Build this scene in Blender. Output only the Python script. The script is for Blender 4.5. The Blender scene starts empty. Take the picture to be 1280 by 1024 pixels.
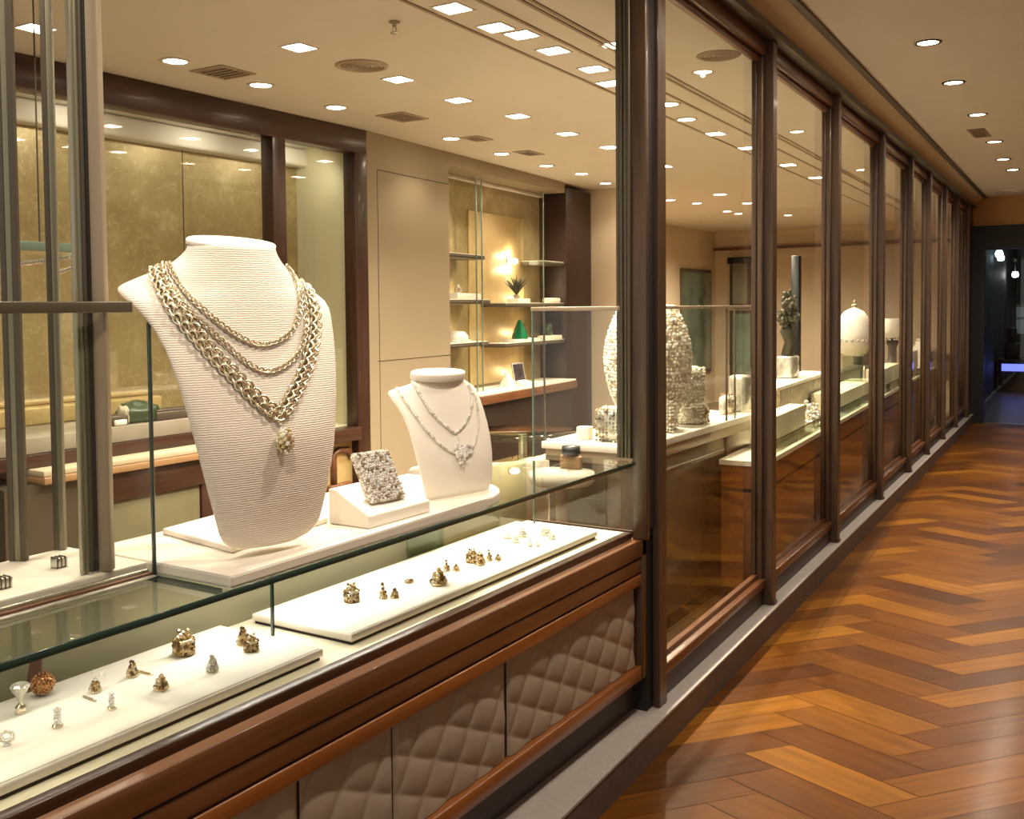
import bpy, bmesh, math, random
import numpy as np
from mathutils import Vector, Matrix
from mathutils.bvhtree import BVHTree
random.seed(7)
sc = bpy.context.scene
COL = sc.collection
R = math.radians

# ------------------------------------------------------------------ survey of the photograph
EYE = 1.5
FPX, YAW, PITCH, ROLL, CYP = 1251.9, 0.55741, 0.04129, -0.008608, 436.64
WA = 0.036437                       # the glass wall runs 2 degrees off the counter
fw = Vector((-math.sin(YAW)*math.cos(PITCH), math.cos(YAW)*math.cos(PITCH), -math.sin(PITCH)))
rt0 = Vector((math.cos(YAW), math.sin(YAW), 0)); up0 = rt0.cross(fw)
rt = math.cos(ROLL)*rt0 + math.sin(ROLL)*up0
up = -math.sin(ROLL)*rt0 + math.cos(ROLL)*up0
CAM = Vector((0, 0, EYE))
def ray(px, py): return fw + rt*((px-640)/FPX) - up*((py-CYP)/FPX)
def at_z(px, py, z):
    d = ray(px, py); return CAM + d*((z-EYE)/d.z)
def at_x(px, py, x):
    d = ray(px, py); return CAM + d*(x/d.x)
def at_y(px, py, y):
    d = ray(px, py); return CAM + d*(y/d.y)
def at_plane(px, py, n, o):
    d = ray(px, py); return CAM + d*((o-CAM).dot(n)/d.dot(n))
def project(P):
    v = P-CAM; z = v.dot(fw); return (640+FPX*v.dot(rt)/z, CYP-FPX*v.dot(up)/z)

MW = Matrix.Rotation(WA, 4, 'Z')                               # local (n, s, z) of the glass wall
BA = 0.085
MB_ = Matrix.Translation((-4.224, 5.027, 0)) @ Matrix.Rotation(BA, 4, 'Z')   # local (n, s, z) of the rear wall
I4 = Matrix.Identity(4)

# ------------------------------------------------------------------ mesh helpers
class M:
    """collects shapes; build() links them as ONE mesh object"""
    def __init__(s, mx=I4): s.v = []; s.f = []; s.sm = []; s.mx = mx
    def add(s, vs, fs, smooth=False, mx=None):
        o = len(s.v); m = s.mx @ mx if mx is not None else s.mx
        s.v += [m @ Vector(p) for p in vs]
        s.f += [tuple(i+o for i in f) for f in fs]; s.sm += [smooth]*len(fs)
        return s
    def box(s, x0, x1, y0, y1, z0, z1, mx=None):
        x0, x1 = min(x0, x1), max(x0, x1); y0, y1 = min(y0, y1), max(y0, y1); z0, z1 = min(z0, z1), max(z0, z1)
        vs = [(x, y, z) for z in (z0, z1) for y in (y0, y1) for x in (x0, x1)]
        return s.add(vs, [(0,2,3,1),(4,5,7,6),(0,1,5,4),(2,6,7,3),(0,4,6,2),(1,3,7,5)], False, mx)
    def bbox(s, x0, x1, y0, y1, z0, z1, b=.004, mx=None, seg=2):
        bm = bmesh.new()
        x0, x1 = min(x0, x1), max(x0, x1); y0, y1 = min(y0, y1), max(y0, y1); z0, z1 = min(z0, z1), max(z0, z1)
        bmesh.ops.create_cube(bm, size=1, matrix=Matrix.Translation(((x0+x1)/2, (y0+y1)/2, (z0+z1)/2)) @ Matrix.Diagonal((x1-x0, y1-y0, z1-z0, 1)))
        b = min(b, .45*min(x1-x0, y1-y0, z1-z0))
        bmesh.ops.bevel(bm, geom=bm.edges[:], offset=b, segments=seg, profile=.5, affect='EDGES')
        return s.bm(bm, True, mx)
    def bm(s, bm, smooth=False, mx=None):
        bm.verts.ensure_lookup_table(); bm.verts.index_update()
        s.add([v.co.copy() for v in bm.verts], [tuple(v.index for v in f.verts) for f in bm.faces], smooth, mx); bm.free(); return s
    def lathe(s, prof, n=24, mx=None, smooth=True, sx=1, sy=1):
        vs = []; fs = []
        for r, z in prof:
            for k in range(n):
                a = 2*math.pi*k/n; vs.append((r*math.cos(a)*sx, r*math.sin(a)*sy, z))
        for i in range(len(prof)-1):
            for k in range(n):
                k2 = (k+1) % n; fs.append((i*n+k, i*n+k2, (i+1)*n+k2, (i+1)*n+k))
        if prof[0][0] > 1e-6: fs.append(tuple(reversed(range(n))))
        if prof[-1][0] > 1e-6: fs.append(tuple(range((len(prof)-1)*n, len(prof)*n)))
        return s.add(vs, fs, smooth, mx)
    def cyl(s, c, r, z0, z1, n=24, mx=None):
        return s.lathe([(r, z0), (r, z1)], n, (mx or I4) @ Matrix.Translation((c[0], c[1], 0)), False)
    def tube(s, pts, r, n=8, closed=False, cap=True):
        pts = [Vector(p) for p in pts]; L = len(pts); vs = []; fs = []
        prev = None
        for i, p in enumerate(pts):
            a = pts[i-1] if (i or closed) else p; b = pts[(i+1) % L] if (i < L-1 or closed) else p
            t = (b-a).normalized()
            if prev is None:
                u = t.cross(Vector((0, 0, 1)));  u = t.cross(Vector((1, 0, 0))) if u.length < 1e-3 else u
            else: u = prev - t*prev.dot(t)
            u.normalize(); prev = u; w = t.cross(u)
            rr = r[i] if isinstance(r, (list, tuple)) else r
            for k in range(n):
                an = 2*math.pi*k/n; vs.append(p + u*math.cos(an)*rr + w*math.sin(an)*rr)
        for i in range(L if closed else L-1):
            j = (i+1) % L
            for k in range(n):
                k2 = (k+1) % n; fs.append((i*n+k, i*n+k2, j*n+k2, j*n+k))
        if cap and not closed: fs += [tuple(reversed(range(n))), tuple(range((L-1)*n, L*n))]
        return s.add(vs, fs, True)
    def prism(s, poly, h0, h1, mx=None):
        """poly in x,y extruded along z"""
        n = len(poly); vs = [(x, y, h0) for x, y in poly] + [(x, y, h1) for x, y in poly]
        fs = [tuple(reversed(range(n))), tuple(range(n, 2*n))] + [(i, (i+1) % n, n+(i+1) % n, n+i) for i in range(n)]
        return s.add(vs, fs, False, mx)
    def ball(s, c, r, sub=1, sc_=(1, 1, 1), smooth=True, mx=None, rot=None):
        bm = bmesh.new(); m = Matrix.Translation(c) @ (rot or I4) @ Matrix.Diagonal((r*sc_[0], r*sc_[1], r*sc_[2], 1))
        bmesh.ops.create_icosphere(bm, subdivisions=sub, radius=1, matrix=m); return s.bm(bm, smooth, mx)
    def torus(s, Rm, r, mx, n=14, m=6, ex=1, smooth=True):
        vs = []; fs = []
        for i in range(n):
            a = 2*math.pi*i/n
            for k in range(m):
                b = 2*math.pi*k/m
                vs.append(((Rm+r*math.cos(b))*math.cos(a)*ex, (Rm+r*math.cos(b))*math.sin(a), r*math.sin(b)))
        for i in range(n):
            for k in range(m):
                i2 = (i+1) % n; k2 = (k+1) % m; fs.append((i*m+k, i2*m+k, i2*m+k2, i*m+k2))
        return s.add(vs, fs, smooth, mx)
    def build(s, name, mat, parent=None, label=None, bevel=0):
        me = bpy.data.meshes.new(name)
        xs = [v.x for v in s.v]; ys = [v.y for v in s.v]; zs = [v.z for v in s.v]
        c = Vector(((min(xs)+max(xs))/2, (min(ys)+max(ys))/2, min(zs)))
        me.from_pydata([v-c for v in s.v], [], s.f); me.validate(); me.update()
        me.polygons.foreach_set('use_smooth', s.sm[:len(me.polygons)] if len(s.sm) == len(me.polygons) else [False]*len(me.polygons))
        me.materials.append(mat)
        o = bpy.data.objects.new(name, me); COL.objects.link(o); o.location = c
        if bevel:
            b = o.modifiers.new('bevel', 'BEVEL'); b.width = bevel; b.segments = 2; b.limit_method = 'ANGLE'
        if parent is not None: adopt(o, parent)
        if label: o['label'] = label
        return o
WORLDM = {}
def adopt(o, p):
    """parent keeping the place; every object here has only location (+ z turn for empties)"""
    o.parent = p; o.matrix_parent_inverse = world(p).inverted()
def world(o):
    m = Matrix.Translation(o.location) @ o.rotation_euler.to_matrix().to_4x4()
    return world(o.parent) @ o.matrix_parent_inverse @ m if o.parent else m
def tag(o, label, cat, group=None, kind=None):
    o['label'] = label; o['category'] = cat
    if group: o['group'] = group
    if kind: o['kind'] = kind
    return o
def thing(name, label, cat, loc=(0, 0, 0), group=None, rz=0):
    o = bpy.data.objects.new(name, None); COL.objects.link(o); o.location = loc; o.rotation_euler = (0, 0, rz)
    o.empty_display_size = .05
    return tag(o, label, cat, group)
def struct(o): o['kind'] = 'structure'; return o
def sempty(name, loc=(0, 0, 0)):
    o = bpy.data.objects.new(name, None); COL.objects.link(o); o.location = loc; o.empty_display_size = .05
    return struct(o)
def dup(root, loc, rz=0, label=None, group=None):
    r = root.copy(); COL.objects.link(r); r.location = loc; r.rotation_euler = (0, 0, rz)
    if label: r['label'] = label
    if group: r['group'] = group
    for ch in [o for o in bpy.data.objects if o.parent == root]:
        c = ch.copy(); COL.objects.link(c); c.parent = r; c.matrix_parent_inverse = ch.matrix_parent_inverse.copy()
        for g in [o for o in bpy.data.objects if o.parent == ch]:
            d = g.copy(); COL.objects.link(d); d.parent = c; d.matrix_parent_inverse = g.matrix_parent_inverse.copy()
    return r

# ------------------------------------------------------------------ materials
def mat(name):
    m = bpy.data.materials.new(name); m.use_nodes = True; nt = m.node_tree
    return m, nt, nt.nodes['Principled BSDF']
def N(nt, t, **kw):
    n = nt.nodes.new(t)
    for k, v in kw.items():
        if k.startswith('i_'): n.inputs[k[2:].replace('_', ' ')].default_value = v
        else: setattr(n, k, v)
    return n
def ramp(nt, src, stops):
    r = nt.nodes.new('ShaderNodeValToRGB'); e = r.color_ramp.elements
    while len(e) < len(stops): e.new(.5)
    for k, (p, c) in enumerate(stops): e[k].position = p; e[k].color = (*c, 1)
    nt.links.new(src, r.inputs[0]); return r
def bump(nt, b, src, strength, dist=.01):
    n = N(nt, 'ShaderNodeBump'); n.inputs['Strength'].default_value = strength; n.inputs['Distance'].default_value = dist
    nt.links.new(src, n.inputs['Height']); nt.links.new(n.outputs[0], b.inputs['Normal']); return n
def plain(name, col, rough=.5, metal=0, coat=0, noise=0, nscale=20, bumpk=0, bscale=200, spec=None):
    m, nt, b = mat(name)
    b.inputs['Base Color'].default_value = (*col, 1); b.inputs['Roughness'].default_value = rough; b.inputs['Metallic'].default_value = metal
    b.inputs['Coat Weight'].default_value = coat; b.inputs['Coat Roughness'].default_value = .08
    if spec is not None: b.inputs['Specular IOR Level'].default_value = spec
    tc = N(nt, 'ShaderNodeTexCoord')
    if noise:
        n = N(nt, 'ShaderNodeTexNoise'); n.inputs['Scale'].default_value = nscale; n.inputs['Detail'].default_value = 5
        nt.links.new(tc.outputs['Object'], n.inputs['Vector'])
        lo = tuple(c*(1-noise) for c in col); hi = tuple(min(1, c*(1+noise)) for c in col)
        r = ramp(nt, n.outputs['Fac'], [(.3, lo), (.7, hi)]); nt.links.new(r.outputs[0], b.inputs['Base Color'])
    if bumpk:
        n = N(nt, 'ShaderNodeTexNoise'); n.inputs['Scale'].default_value = bscale
        nt.links.new(tc.outputs['Object'], n.inputs['Vector']); bump(nt, b, n.outputs['Fac'], bumpk, .002)
    return m
def wood(name, dark, light, rough=.28, coat=.4, axis='Y', scale=1.0):
    m, nt, b = mat(name); tc = N(nt, 'ShaderNodeTexCoord'); mp = N(nt, 'ShaderNodeMapping')
    mp.inputs['Scale'].default_value = {'Y': (26*scale, 1.3*scale, 26*scale), 'Z': (26*scale, 26*scale, 1.3*scale), 'X': (1.3*scale, 26*scale, 26*scale)}[axis]
    nt.links.new(tc.outputs['Object'], mp.inputs[0])
    n = N(nt, 'ShaderNodeTexNoise'); n.inputs['Scale'].default_value = 1.6; n.inputs['Detail'].default_value = 7; n.inputs['Distortion'].default_value = .5
    nt.links.new(mp.outputs[0], n.inputs['Vector'])
    r = ramp(nt, n.outputs['Fac'], [(.3, dark), (.72, light)]); nt.links.new(r.outputs[0], b.inputs['Base Color'])
    b.inputs['Roughness'].default_value = rough; b.inputs['Coat Weight'].default_value = coat; b.inputs['Coat Roughness'].default_value = .12
    bump(nt, b, n.outputs['Fac'], .06, .002)
    return m
def glass(name, tint=(.97, .985, .97), k=1.0, rough=0.0):
    m = bpy.data.materials.new(name); m.use_nodes = True; nt = m.node_tree; nt.nodes.clear()
    out = N(nt, 'ShaderNodeOutputMaterial'); mix = N(nt, 'ShaderNodeMixShader'); tr = N(nt, 'ShaderNodeBsdfTransparent'); gl = N(nt, 'ShaderNodeBsdfGlossy')
    tr.inputs[0].default_value = (*tint, 1); gl.inputs['Roughness'].default_value = rough; gl.inputs[0].default_value = (1, 1, 1, 1)
    fr = N(nt, 'ShaderNodeFresnel'); fr.inputs[0].default_value = 1.45
    mu = N(nt, 'ShaderNodeMath', operation='MULTIPLY'); mu.inputs[1].default_value = k; mu.use_clamp = True
    g = N(nt, 'ShaderNodeNewGeometry'); iv = N(nt, 'ShaderNodeMath', operation='SUBTRACT'); iv.inputs[0].default_value = 1
    m2 = N(nt, 'ShaderNodeMath', operation='MULTIPLY')
    nt.links.new(g.outputs['Backfacing'], iv.inputs[1])      # the far face of a pane adds no second mirror image
    nt.links.new(fr.outputs[0], mu.inputs[0]); nt.links.new(mu.outputs[0], m2.inputs[0]); nt.links.new(iv.outputs[0], m2.inputs[1])
    nt.links.new(m2.outputs[0], mix.inputs[0]); nt.links.new(tr.outputs[0], mix.inputs[1]); nt.links.new(gl.outputs[0], mix.inputs[2])
    nt.links.new(mix.outputs[0], out.inputs[0]); return m
def emit(name, col, s):
    m, nt, b = mat(name); b.inputs['Base Color'].default_value = (.8, .8, .8, 1)
    b.inputs['Emission Color'].default_value = (*col, 1); b.inputs['Emission Strength'].default_value = s; return m

mahog = wood('mahogany', (.020, .007, .003), (.058, .018, .008), .36, .12)
mahogdark = wood('dark_mahogany_panel', (.014, .004, .002), (.034, .010, .004), .45, .05, 'Z')
espresso = plain('espresso_wood', (.016, .009, .006), .45, noise=.3, nscale=8)
polem = plain('pole_metal', (.22, .205, .14), .35, .3)
chromestrip = plain('mullion_chrome', (.34, .32, .23), .25, .6)
mahogZ = wood('mahogany_upright', (.018, .006, .003), (.055, .018, .008), .38, .15, 'Z')
brown = wood('brown_wood', (.085, .030, .010), (.165, .062, .022), .35, .3)
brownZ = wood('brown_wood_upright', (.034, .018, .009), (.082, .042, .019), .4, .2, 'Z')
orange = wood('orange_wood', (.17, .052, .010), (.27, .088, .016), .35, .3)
tanwd = wood('tan_wood', (.30, .17, .075), (.42, .25, .11), .4, .2)
bronze = plain('dark_bronze', (.085, .068, .045), .42, .3)
tanmet = plain('tan_metal', (.36, .28, .19), .5, .1)
chrome = plain('chrome', (.50, .49, .41), .25, .8)
steel = plain('brushed_steel', (.55, .53, .48), .35, 1, noise=.15, nscale=40)
black = plain('black', (.006, .006, .007), .4)
gapblk = plain('shadow_gap_black', (.008, .005, .004), .7)
darkstone = plain('kerb_riser', (.11, .075, .062), .55, noise=.12, nscale=30)
kerbtop = plain('kerb_top', (.34, .30, .28), .5, noise=.08, nscale=60)
toe = plain('toe_board', (.045, .032, .026), .5)
cream = plain('cream_paint', (.62, .58, .50), .75, noise=.02, nscale=3)
creamw = plain('cream_wall', (.60, .48, .33), .7, noise=.03, nscale=2)
rearw = plain('tan_wall', (.29, .23, .145), .7, noise=.03, nscale=2)
hallceil = plain('hall_ceiling_paint', (.70, .69, .66), .8, noise=.02, nscale=3)
hallbulk = plain('hall_bulkhead_paint', (.62, .52, .36), .8, noise=.03, nscale=3)
endpaint = plain('hall_end_paint', (.55, .32, .15), .75, noise=.05, nscale=3)
groove = plain('ceiling_groove', (.30, .23, .15), .8)
white = plain('white_leatherette', (.86, .80, .70), .55, bumpk=.25, bscale=500)
whitetop = plain('white_laminate', (.76, .71, .61), .4, noise=.02, nscale=8)
pad = plain('tray_velvet', (.92, .88, .78), .8, bumpk=.2, bscale=900)
deckm = plain('deck_cream', (.78, .72, .56), .6, noise=.03, nscale=10)
caseback = plain('olive_lining', (.25, .235, .15), .6, noise=.06, nscale=4)
olive = plain('olive_panel', (.15, .135, .07), .5, noise=.12, nscale=5)
palegreen = plain('pale_green_lining', (.66, .62, .42), .6, noise=.03, nscale=2)
silver = plain('silver', (.93, .90, .82), .2, .7)
whitegold = plain('white_gold', (.80, .74, .60), .25, .6)
goldm = plain('gold', (.86, .66, .36), .22, .8)
rosegold = plain('dark_rose_gold', (.50, .27, .13), .22, 1)
champagne = plain('champagne_gold', (.90, .80, .60), .16, .9)
gem = plain('brilliant', (.93, .91, .86), .05, .85)
emerald = plain('emerald', (.01, .16, .06), .08, 0, 1)
darkgreen = plain('dark_green_stone', (.035, .06, .025), .3, noise=.5, nscale=40)
darktree = plain('dark_mottled_bronze', (.06, .055, .03), .45, noise=.6, nscale=30)
rockm = plain('mottled_stone', (.36, .31, .20), .45, noise=.5, nscale=28)
glassy = plain('frosted_crystal', (.62, .60, .50), .15, .35, noise=.35, nscale=30)
browncloth = plain('brown_suede', (.12, .06, .04), .8)
creamcloth = plain('cream_upholstery', (.55, .48, .38), .8, noise=.03, nscale=30)
edgeg = plain('glass_edge_green', (.010, .040, .032), .12, 0, .6)
edgel = plain('glass_edge_pale', (.15, .21, .16), .15, 0, .5)
leafm = plain('grey_green_leaf', (.055, .06, .035), .6)
lampem = emit('lamp_glow', (1, .86, .64), 22)
lampem2 = emit('hall_lamp_glow', (1, .84, .62), 14)
sconcem = emit('sconce_glow', (1, .85, .6), 3)
spotem = emit('small_lamp_glow', (1, .9, .74), 14)
blueem = emit('blue_screen_glow', (.22, .25, 1), 1.0)
paleem = emit('far_shop_glow', (.55, .72, .5), .035)
coolem = emit('cool_lamp_glow', (.8, .92, 1), 3)
vitem = emit('vitrine_strip_glow', (1, .93, .72), 4)
pane = glass('window_glass', (.96, .96, .93), 1.1)
casegl = glass('case_glass', (.97, .98, .965), 1.3)
topgl = glass('case_top_glass', (.94, .965, .94), 1.0)
greengl = glass('green_glass', (.80, .88, .78), 1.5)
darkpane = glass('portal_glass', (.80, .85, .92), 1.5)

def bust_mat():
    m, nt, b = mat('ribbed_white_leather'); tc = N(nt, 'ShaderNodeTexCoord'); mp = N(nt, 'ShaderNodeMapping')
    mp.inputs['Scale'].default_value = (1, 1, 1); nt.links.new(tc.outputs['Object'], mp.inputs[0])
    b.inputs['Base Color'].default_value = (.82, .73, .62, 1); b.inputs['Roughness'].default_value = .55
    w = N(nt, 'ShaderNodeTexWave', bands_direction='Z'); w.inputs['Scale'].default_value = 70; w.inputs['Distortion'].default_value = 3; w.inputs['Detail'].default_value = 2; w.inputs['Detail Scale'].default_value = 1.3
    nt.links.new(mp.outputs[0], w.inputs['Vector'])
    n = N(nt, 'ShaderNodeTexNoise'); n.inputs['Scale'].default_value = 220; nt.links.new(mp.outputs[0], n.inputs['Vector'])
    a = N(nt, 'ShaderNodeMath', operation='MULTIPLY_ADD'); a.inputs[1].default_value = .5
    nt.links.new(n.outputs['Fac'], a.inputs[0]); nt.links.new(w.outputs['Fac'], a.inputs[2])
    bump(nt, b, a.outputs[0], .45, .0016); return m
bustm = bust_mat()
def goldleaf(name, c0, c1, c2):
    m, nt, b = mat(name); tc = N(nt, 'ShaderNodeTexCoord')
    n = N(nt, 'ShaderNodeTexNoise'); n.inputs['Scale'].default_value = 3.5; n.inputs['Detail'].default_value = 9; n.inputs['Roughness'].default_value = .75
    nt.links.new(tc.outputs['Object'], n.inputs['Vector'])
    r = ramp(nt, n.outputs['Fac'], [(.3, c0), (.55, c1), (.75, c2)])
    v = N(nt, 'ShaderNodeTexVoronoi', feature='DISTANCE_TO_EDGE'); v.inputs['Scale'].default_value = 6.5
    n2 = N(nt, 'ShaderNodeTexNoise'); n2.inputs['Scale'].default_value = 5; n2.inputs['Detail'].default_value = 4
    nt.links.new(tc.outputs['Object'], n2.inputs['Vector'])
    ad = N(nt, 'ShaderNodeVectorMath', operation='MULTIPLY_ADD'); ad.inputs[1].default_value = (.6, .6, .6)
    nt.links.new(n2.outputs['Color'], ad.inputs[0]); nt.links.new(tc.outputs['Object'], ad.inputs[2]); nt.links.new(ad.outputs[0], v.inputs['Vector'])
    r2 = ramp(nt, v.outputs['Distance'], [(0, (1, 1, 1)), (.03, (0, 0, 0))])
    mx = N(nt, 'ShaderNodeMix', data_type='RGBA'); mx.inputs[7].default_value = (*c2, 1)
    mf = N(nt, 'ShaderNodeMath', operation='MULTIPLY'); mf.inputs[1].default_value = .55
    nt.links.new(r2.outputs[0], mf.inputs[0]); nt.links.new(mf.outputs[0], mx.inputs[0]); nt.links.new(r.outputs[0], mx.inputs[6])
    nt.links.new(mx.outputs[2], b.inputs['Base Color']); b.inputs['Metallic'].default_value = .35; b.inputs['Roughness'].default_value = .42
    bump(nt, b, n.outputs['Fac'], .3, .01); return m
leaf = goldleaf('gold_leaf_panel', (.30, .22, .10), (.40, .31, .155), (.60, .50, .30))
leaf2 = goldleaf('gold_leaf_bright', (.48, .34, .14), (.58, .43, .19), (.72, .57, .30))
def plank_mat():
    m, nt, b = mat('oiled_parquet'); g = N(nt, 'ShaderNodeNewGeometry'); at = N(nt, 'ShaderNodeUVMap'); at.uv_map = 'grain'
    mp = N(nt, 'ShaderNodeMapping'); mp.inputs['Scale'].default_value = (2.2, 30, 1); nt.links.new(at.outputs[0], mp.inputs[0])
    n = N(nt, 'ShaderNodeTexNoise'); n.inputs['Scale'].default_value = 1.3; n.inputs['Detail'].default_value = 6; nt.links.new(mp.outputs[0], n.inputs['Vector'])
    r = ramp(nt, g.outputs['Random Per Island'], [(0, (.058, .017, .001)), (.3, (.100, .031, .0015)), (.8, (.150, .051, .002)), (1, (.21, .080, .005))])
    r2 = ramp(nt, n.outputs['Fac'], [(.3, (.55, .5, .45)), (.7, (1.15, 1.15, 1.15))])
    mx = N(nt, 'ShaderNodeMix', data_type='RGBA', blend_type='MULTIPLY'); mx.inputs[0].default_value = .7
    nt.links.new(r.outputs[0], mx.inputs[6]); nt.links.new(r2.outputs[0], mx.inputs[7]); nt.links.new(mx.outputs[2], b.inputs['Base Color'])
    b.inputs['Roughness'].default_value = .40; b.inputs['Coat Weight'].default_value = .09; b.inputs['Coat Roughness'].default_value = .17; b.inputs['Specular IOR Level'].default_value = .08
    bump(nt, b, n.outputs['Fac'], .05, .002); return m
parquet = plank_mat()
def tile_mat():
    m, nt, b = mat('shop_floor_stone'); tc = N(nt, 'ShaderNodeTexCoord')
    br = N(nt, 'ShaderNodeTexBrick'); br.offset = .0; br.inputs['Scale'].default_value = 1; br.inputs['Brick Width'].default_value = .9; br.inputs['Row Height'].default_value = .9
    br.inputs['Mortar Size'].default_value = .006; br.inputs['Color1'].default_value = (.26, .18, .10, 1); br.inputs['Color2'].default_value = (.22, .15, .085, 1); br.inputs['Mortar'].default_value = (.10, .07, .04, 1)
    nt.links.new(tc.outputs['Object'], br.inputs['Vector']); nt.links.new(br.outputs[0], b.inputs['Base Color']); b.inputs['Roughness'].default_value = .3; return m
tilem = tile_mat()
quiltm = plain('tufted_leather', (.31, .25, .195), .55, noise=.05, nscale=12)
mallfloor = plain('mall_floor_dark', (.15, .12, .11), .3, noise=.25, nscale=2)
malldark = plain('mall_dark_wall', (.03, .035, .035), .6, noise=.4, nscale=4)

def pave_mat(name, stops, metal=.35):
    m, nt, b = mat(name); g = N(nt, 'ShaderNodeNewGeometry'); r = ramp(nt, g.outputs['Random Per Island'], stops)
    r.color_ramp.interpolation = 'CONSTANT'; nt.links.new(r.outputs[0], b.inputs['Base Color']); b.inputs['Metallic'].default_value = metal
    b.inputs['Roughness'].default_value = .12; b.inputs['Coat Weight'].default_value = .6; return m
pave = pave_mat('pave_stones', [(0, (.36, .28, .18)), (.09, (.66, .58, .46)), (.22, (.88, .83, .75)), (.42, (.98, .96, .92))])
pavee = pave_mat('egg_beads', [(0, (.42, .33, .21)), (.18, (.74, .66, .52)), (.42, (.95, .91, .84))], .2)
pavew = pave_mat('white_diamonds', [(0, (.60, .56, .48)), (.2, (.86, .83, .77)), (.5, (.97, .96, .93))], .2)
paveg = pave_mat('champagne_stones', [(0, (.17, .09, .035)), (.28, (.42, .26, .10)), (.52, (.74, .58, .33)), (.78, (1, .95, .84))], .6)
pavep = pave_mat('pale_pendant_stones', [(0, (.50, .38, .18)), (.25, (.80, .68, .42)), (.5, (.95, .90, .74)), (.75, (1, .98, .92))], .35)
# ================================================================== THE SETTING
# ---- hall floor: chevron parquet, one island per board
def hall_floor():
    bm = bmesh.new(); uvl = bm.loops.layers.uv.new('grain')
    c, L = .1243, 3.5; a = Vector((1, 1.14))*c; b = Vector((-1, .41))*c; g = .008
    def board(x0, x1, y0, y1, along):
        r = random.random()*40
        q = [(x0+g, y0+g), (x1-g, y0+g), (x1-g, y1-g), (x0+g, y1-g)]
        vs = [bm.verts.new(MW @ Vector((-1.29+(a*x+b*y).x, (a*x+b*y).y, 0))) for x, y in q]
        f = bm.faces.new(vs)
        u = [(0, 0), (.6, 0), (.6, .12), (0, .12)] if along else [(0, 0), (0, .12), (.6, .12), (.6, 0)]
        for l, w in zip(f.loops, u): l[uvl].uv = (w[0]+r, w[1]+r*3.1)
    for m in range(-1, 5):
        for k in range(-30, 80):
            x, y = k+L*m, k-L*m
            s = (a*x+b*y).y
            if -1.6 < s < 14.1:
                board(x, x+L, y, y+1, True); board(x+L, x+L+1, y+1-L, y+1, False)
    n = MW.to_3x3() @ Vector((1, 0, 0)); t = MW.to_3x3() @ Vector((0, 1, 0))
    for o, d in ((n*-1.40, -n), (n*2.2, n), (t*13.95, t), (t*-1.5, -t)):
        bmesh.ops.bisect_plane(bm, geom=bm.verts[:]+bm.edges[:]+bm.faces[:], plane_co=o, plane_no=d, clear_outer=True)
    me = bpy.data.meshes.new('floor'); bm.to_mesh(me); bm.free()
    me.materials.append(parquet); o = bpy.data.objects.new('floor', me); COL.objects.link(o); struct(o)
hall_floor()
struct(M(MW).box(-1.3, 2.2, -1.5, 13.9, -.06, -.0025).build('floor_base', gapblk))
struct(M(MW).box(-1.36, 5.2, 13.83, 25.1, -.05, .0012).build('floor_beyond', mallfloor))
struct(M(MW).box(-7.2, -1.3, -1.5, 16.2, -.06, -.001).build('floor_shop', tilem))
# kerb along the glass wall
kb = struct(M(MW).box(-1.46, -1.222, -1.2, 13.82, 0, .105).build('trim_1', darkstone))
adopt(M(MW).box(-1.455, -1.220, -1.2, 13.82, .105, .113).build('kerb_top', kerbtop), kb)
# ceilings
struct(M(MW).box(-7.2, -1.37, -1.5, 16.2, 2.65, 2.72).build('ceiling', cream))
struct(M(MW).box(-1.13, 2.2, -1.5, 13.95, 2.83, 2.9).build('ceiling_hall', hallceil))
# bulkhead sloping from the glass wall's header to the hall ceiling
bk = M(MW); bk.prism([(0, 0), (1, 0)], 0, 1) if False else None
bk.add([(-1.37, -1.5, 2.735), (-1.255, -1.5, 2.735), (-1.115, -1.5, 2.832), (-1.37, -1.5, 2.9), (-1.37, 13.85, 2.735), (-1.255, 13.85, 2.735), (-1.115, 13.85, 2.832), (-1.37, 13.85, 2.9)],
       [(0,1,2,3), (7,6,5,4), (0,4,5,1), (1,5,6,2), (2,6,7,3), (3,7,4,0)])
struct(bk.build('wall_bulkhead', hallbulk))
struct(M(MW).box(-1.135, -1.10, -1.5, 13.85, 2.814, 2.8295).build('trim_2', bronze))
# header of the glass wall
struct(M(MW).box(-1.37, -1.215, -1.2, 13.83, 2.70, 2.735).build('trim_3', bronze))
# three thin mouldings that run along the shop ceiling
for i, (a, b) in enumerate((((611, 0), (742, 67.5)), ((660, 0), (763, 54)), ((675, 0), (765, 50)), ((589, 28), (748, 105)))):
    P = at_z(*a, 2.65); Q = at_z(*b, 2.65); x = (P.x+Q.x)/2
    struct(M(MW).box(x+.1, x+.115, -.8, 13, 2.644, 2.651).build('trim_%d' % (4+i), groove))
# walls of the shop
wl = M(); wl.box(-4.95, -4.85, -1.5, 5.0, 0, 2.65); struct(wl.build('wall_left', creamw))
rear = M(MB_); rear.box(-.3, 0, -.02, 1.03, 0, 2.655); rear.box(-.3, 0, 1.03, 3.13, 2.555, 2.655); rear.box(-.32, -.285, 1.03, 3.75, 0, 2.655)
wr = struct(rear.build('wall_rear', rearw))
gr = M(MB_); gr.box(-.01, .0015, .12, 1.028, 2.409, 2.415); gr.box(-.01, .0015, .09, 1.028, 1.153, 1.157); gr.box(-.01, .0015, .112, .116, 0, 2.415)
adopt(gr.build('panel_joint', mahog), wr)
struct(M(MB_).bbox(-.28, .004, 3.15, 3.745, 0, 2.61, .006).build('trim_8', mahogdark))
struct(M().box(-4.62, -4.10, 8.80, 8.95, 0, 2.65).build('wall_partition', creamw))
struct(M().box(-5.75, -5.6, 8.95, 15.4, 0, 2.65).build('wall_rear_far', creamw))
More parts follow.
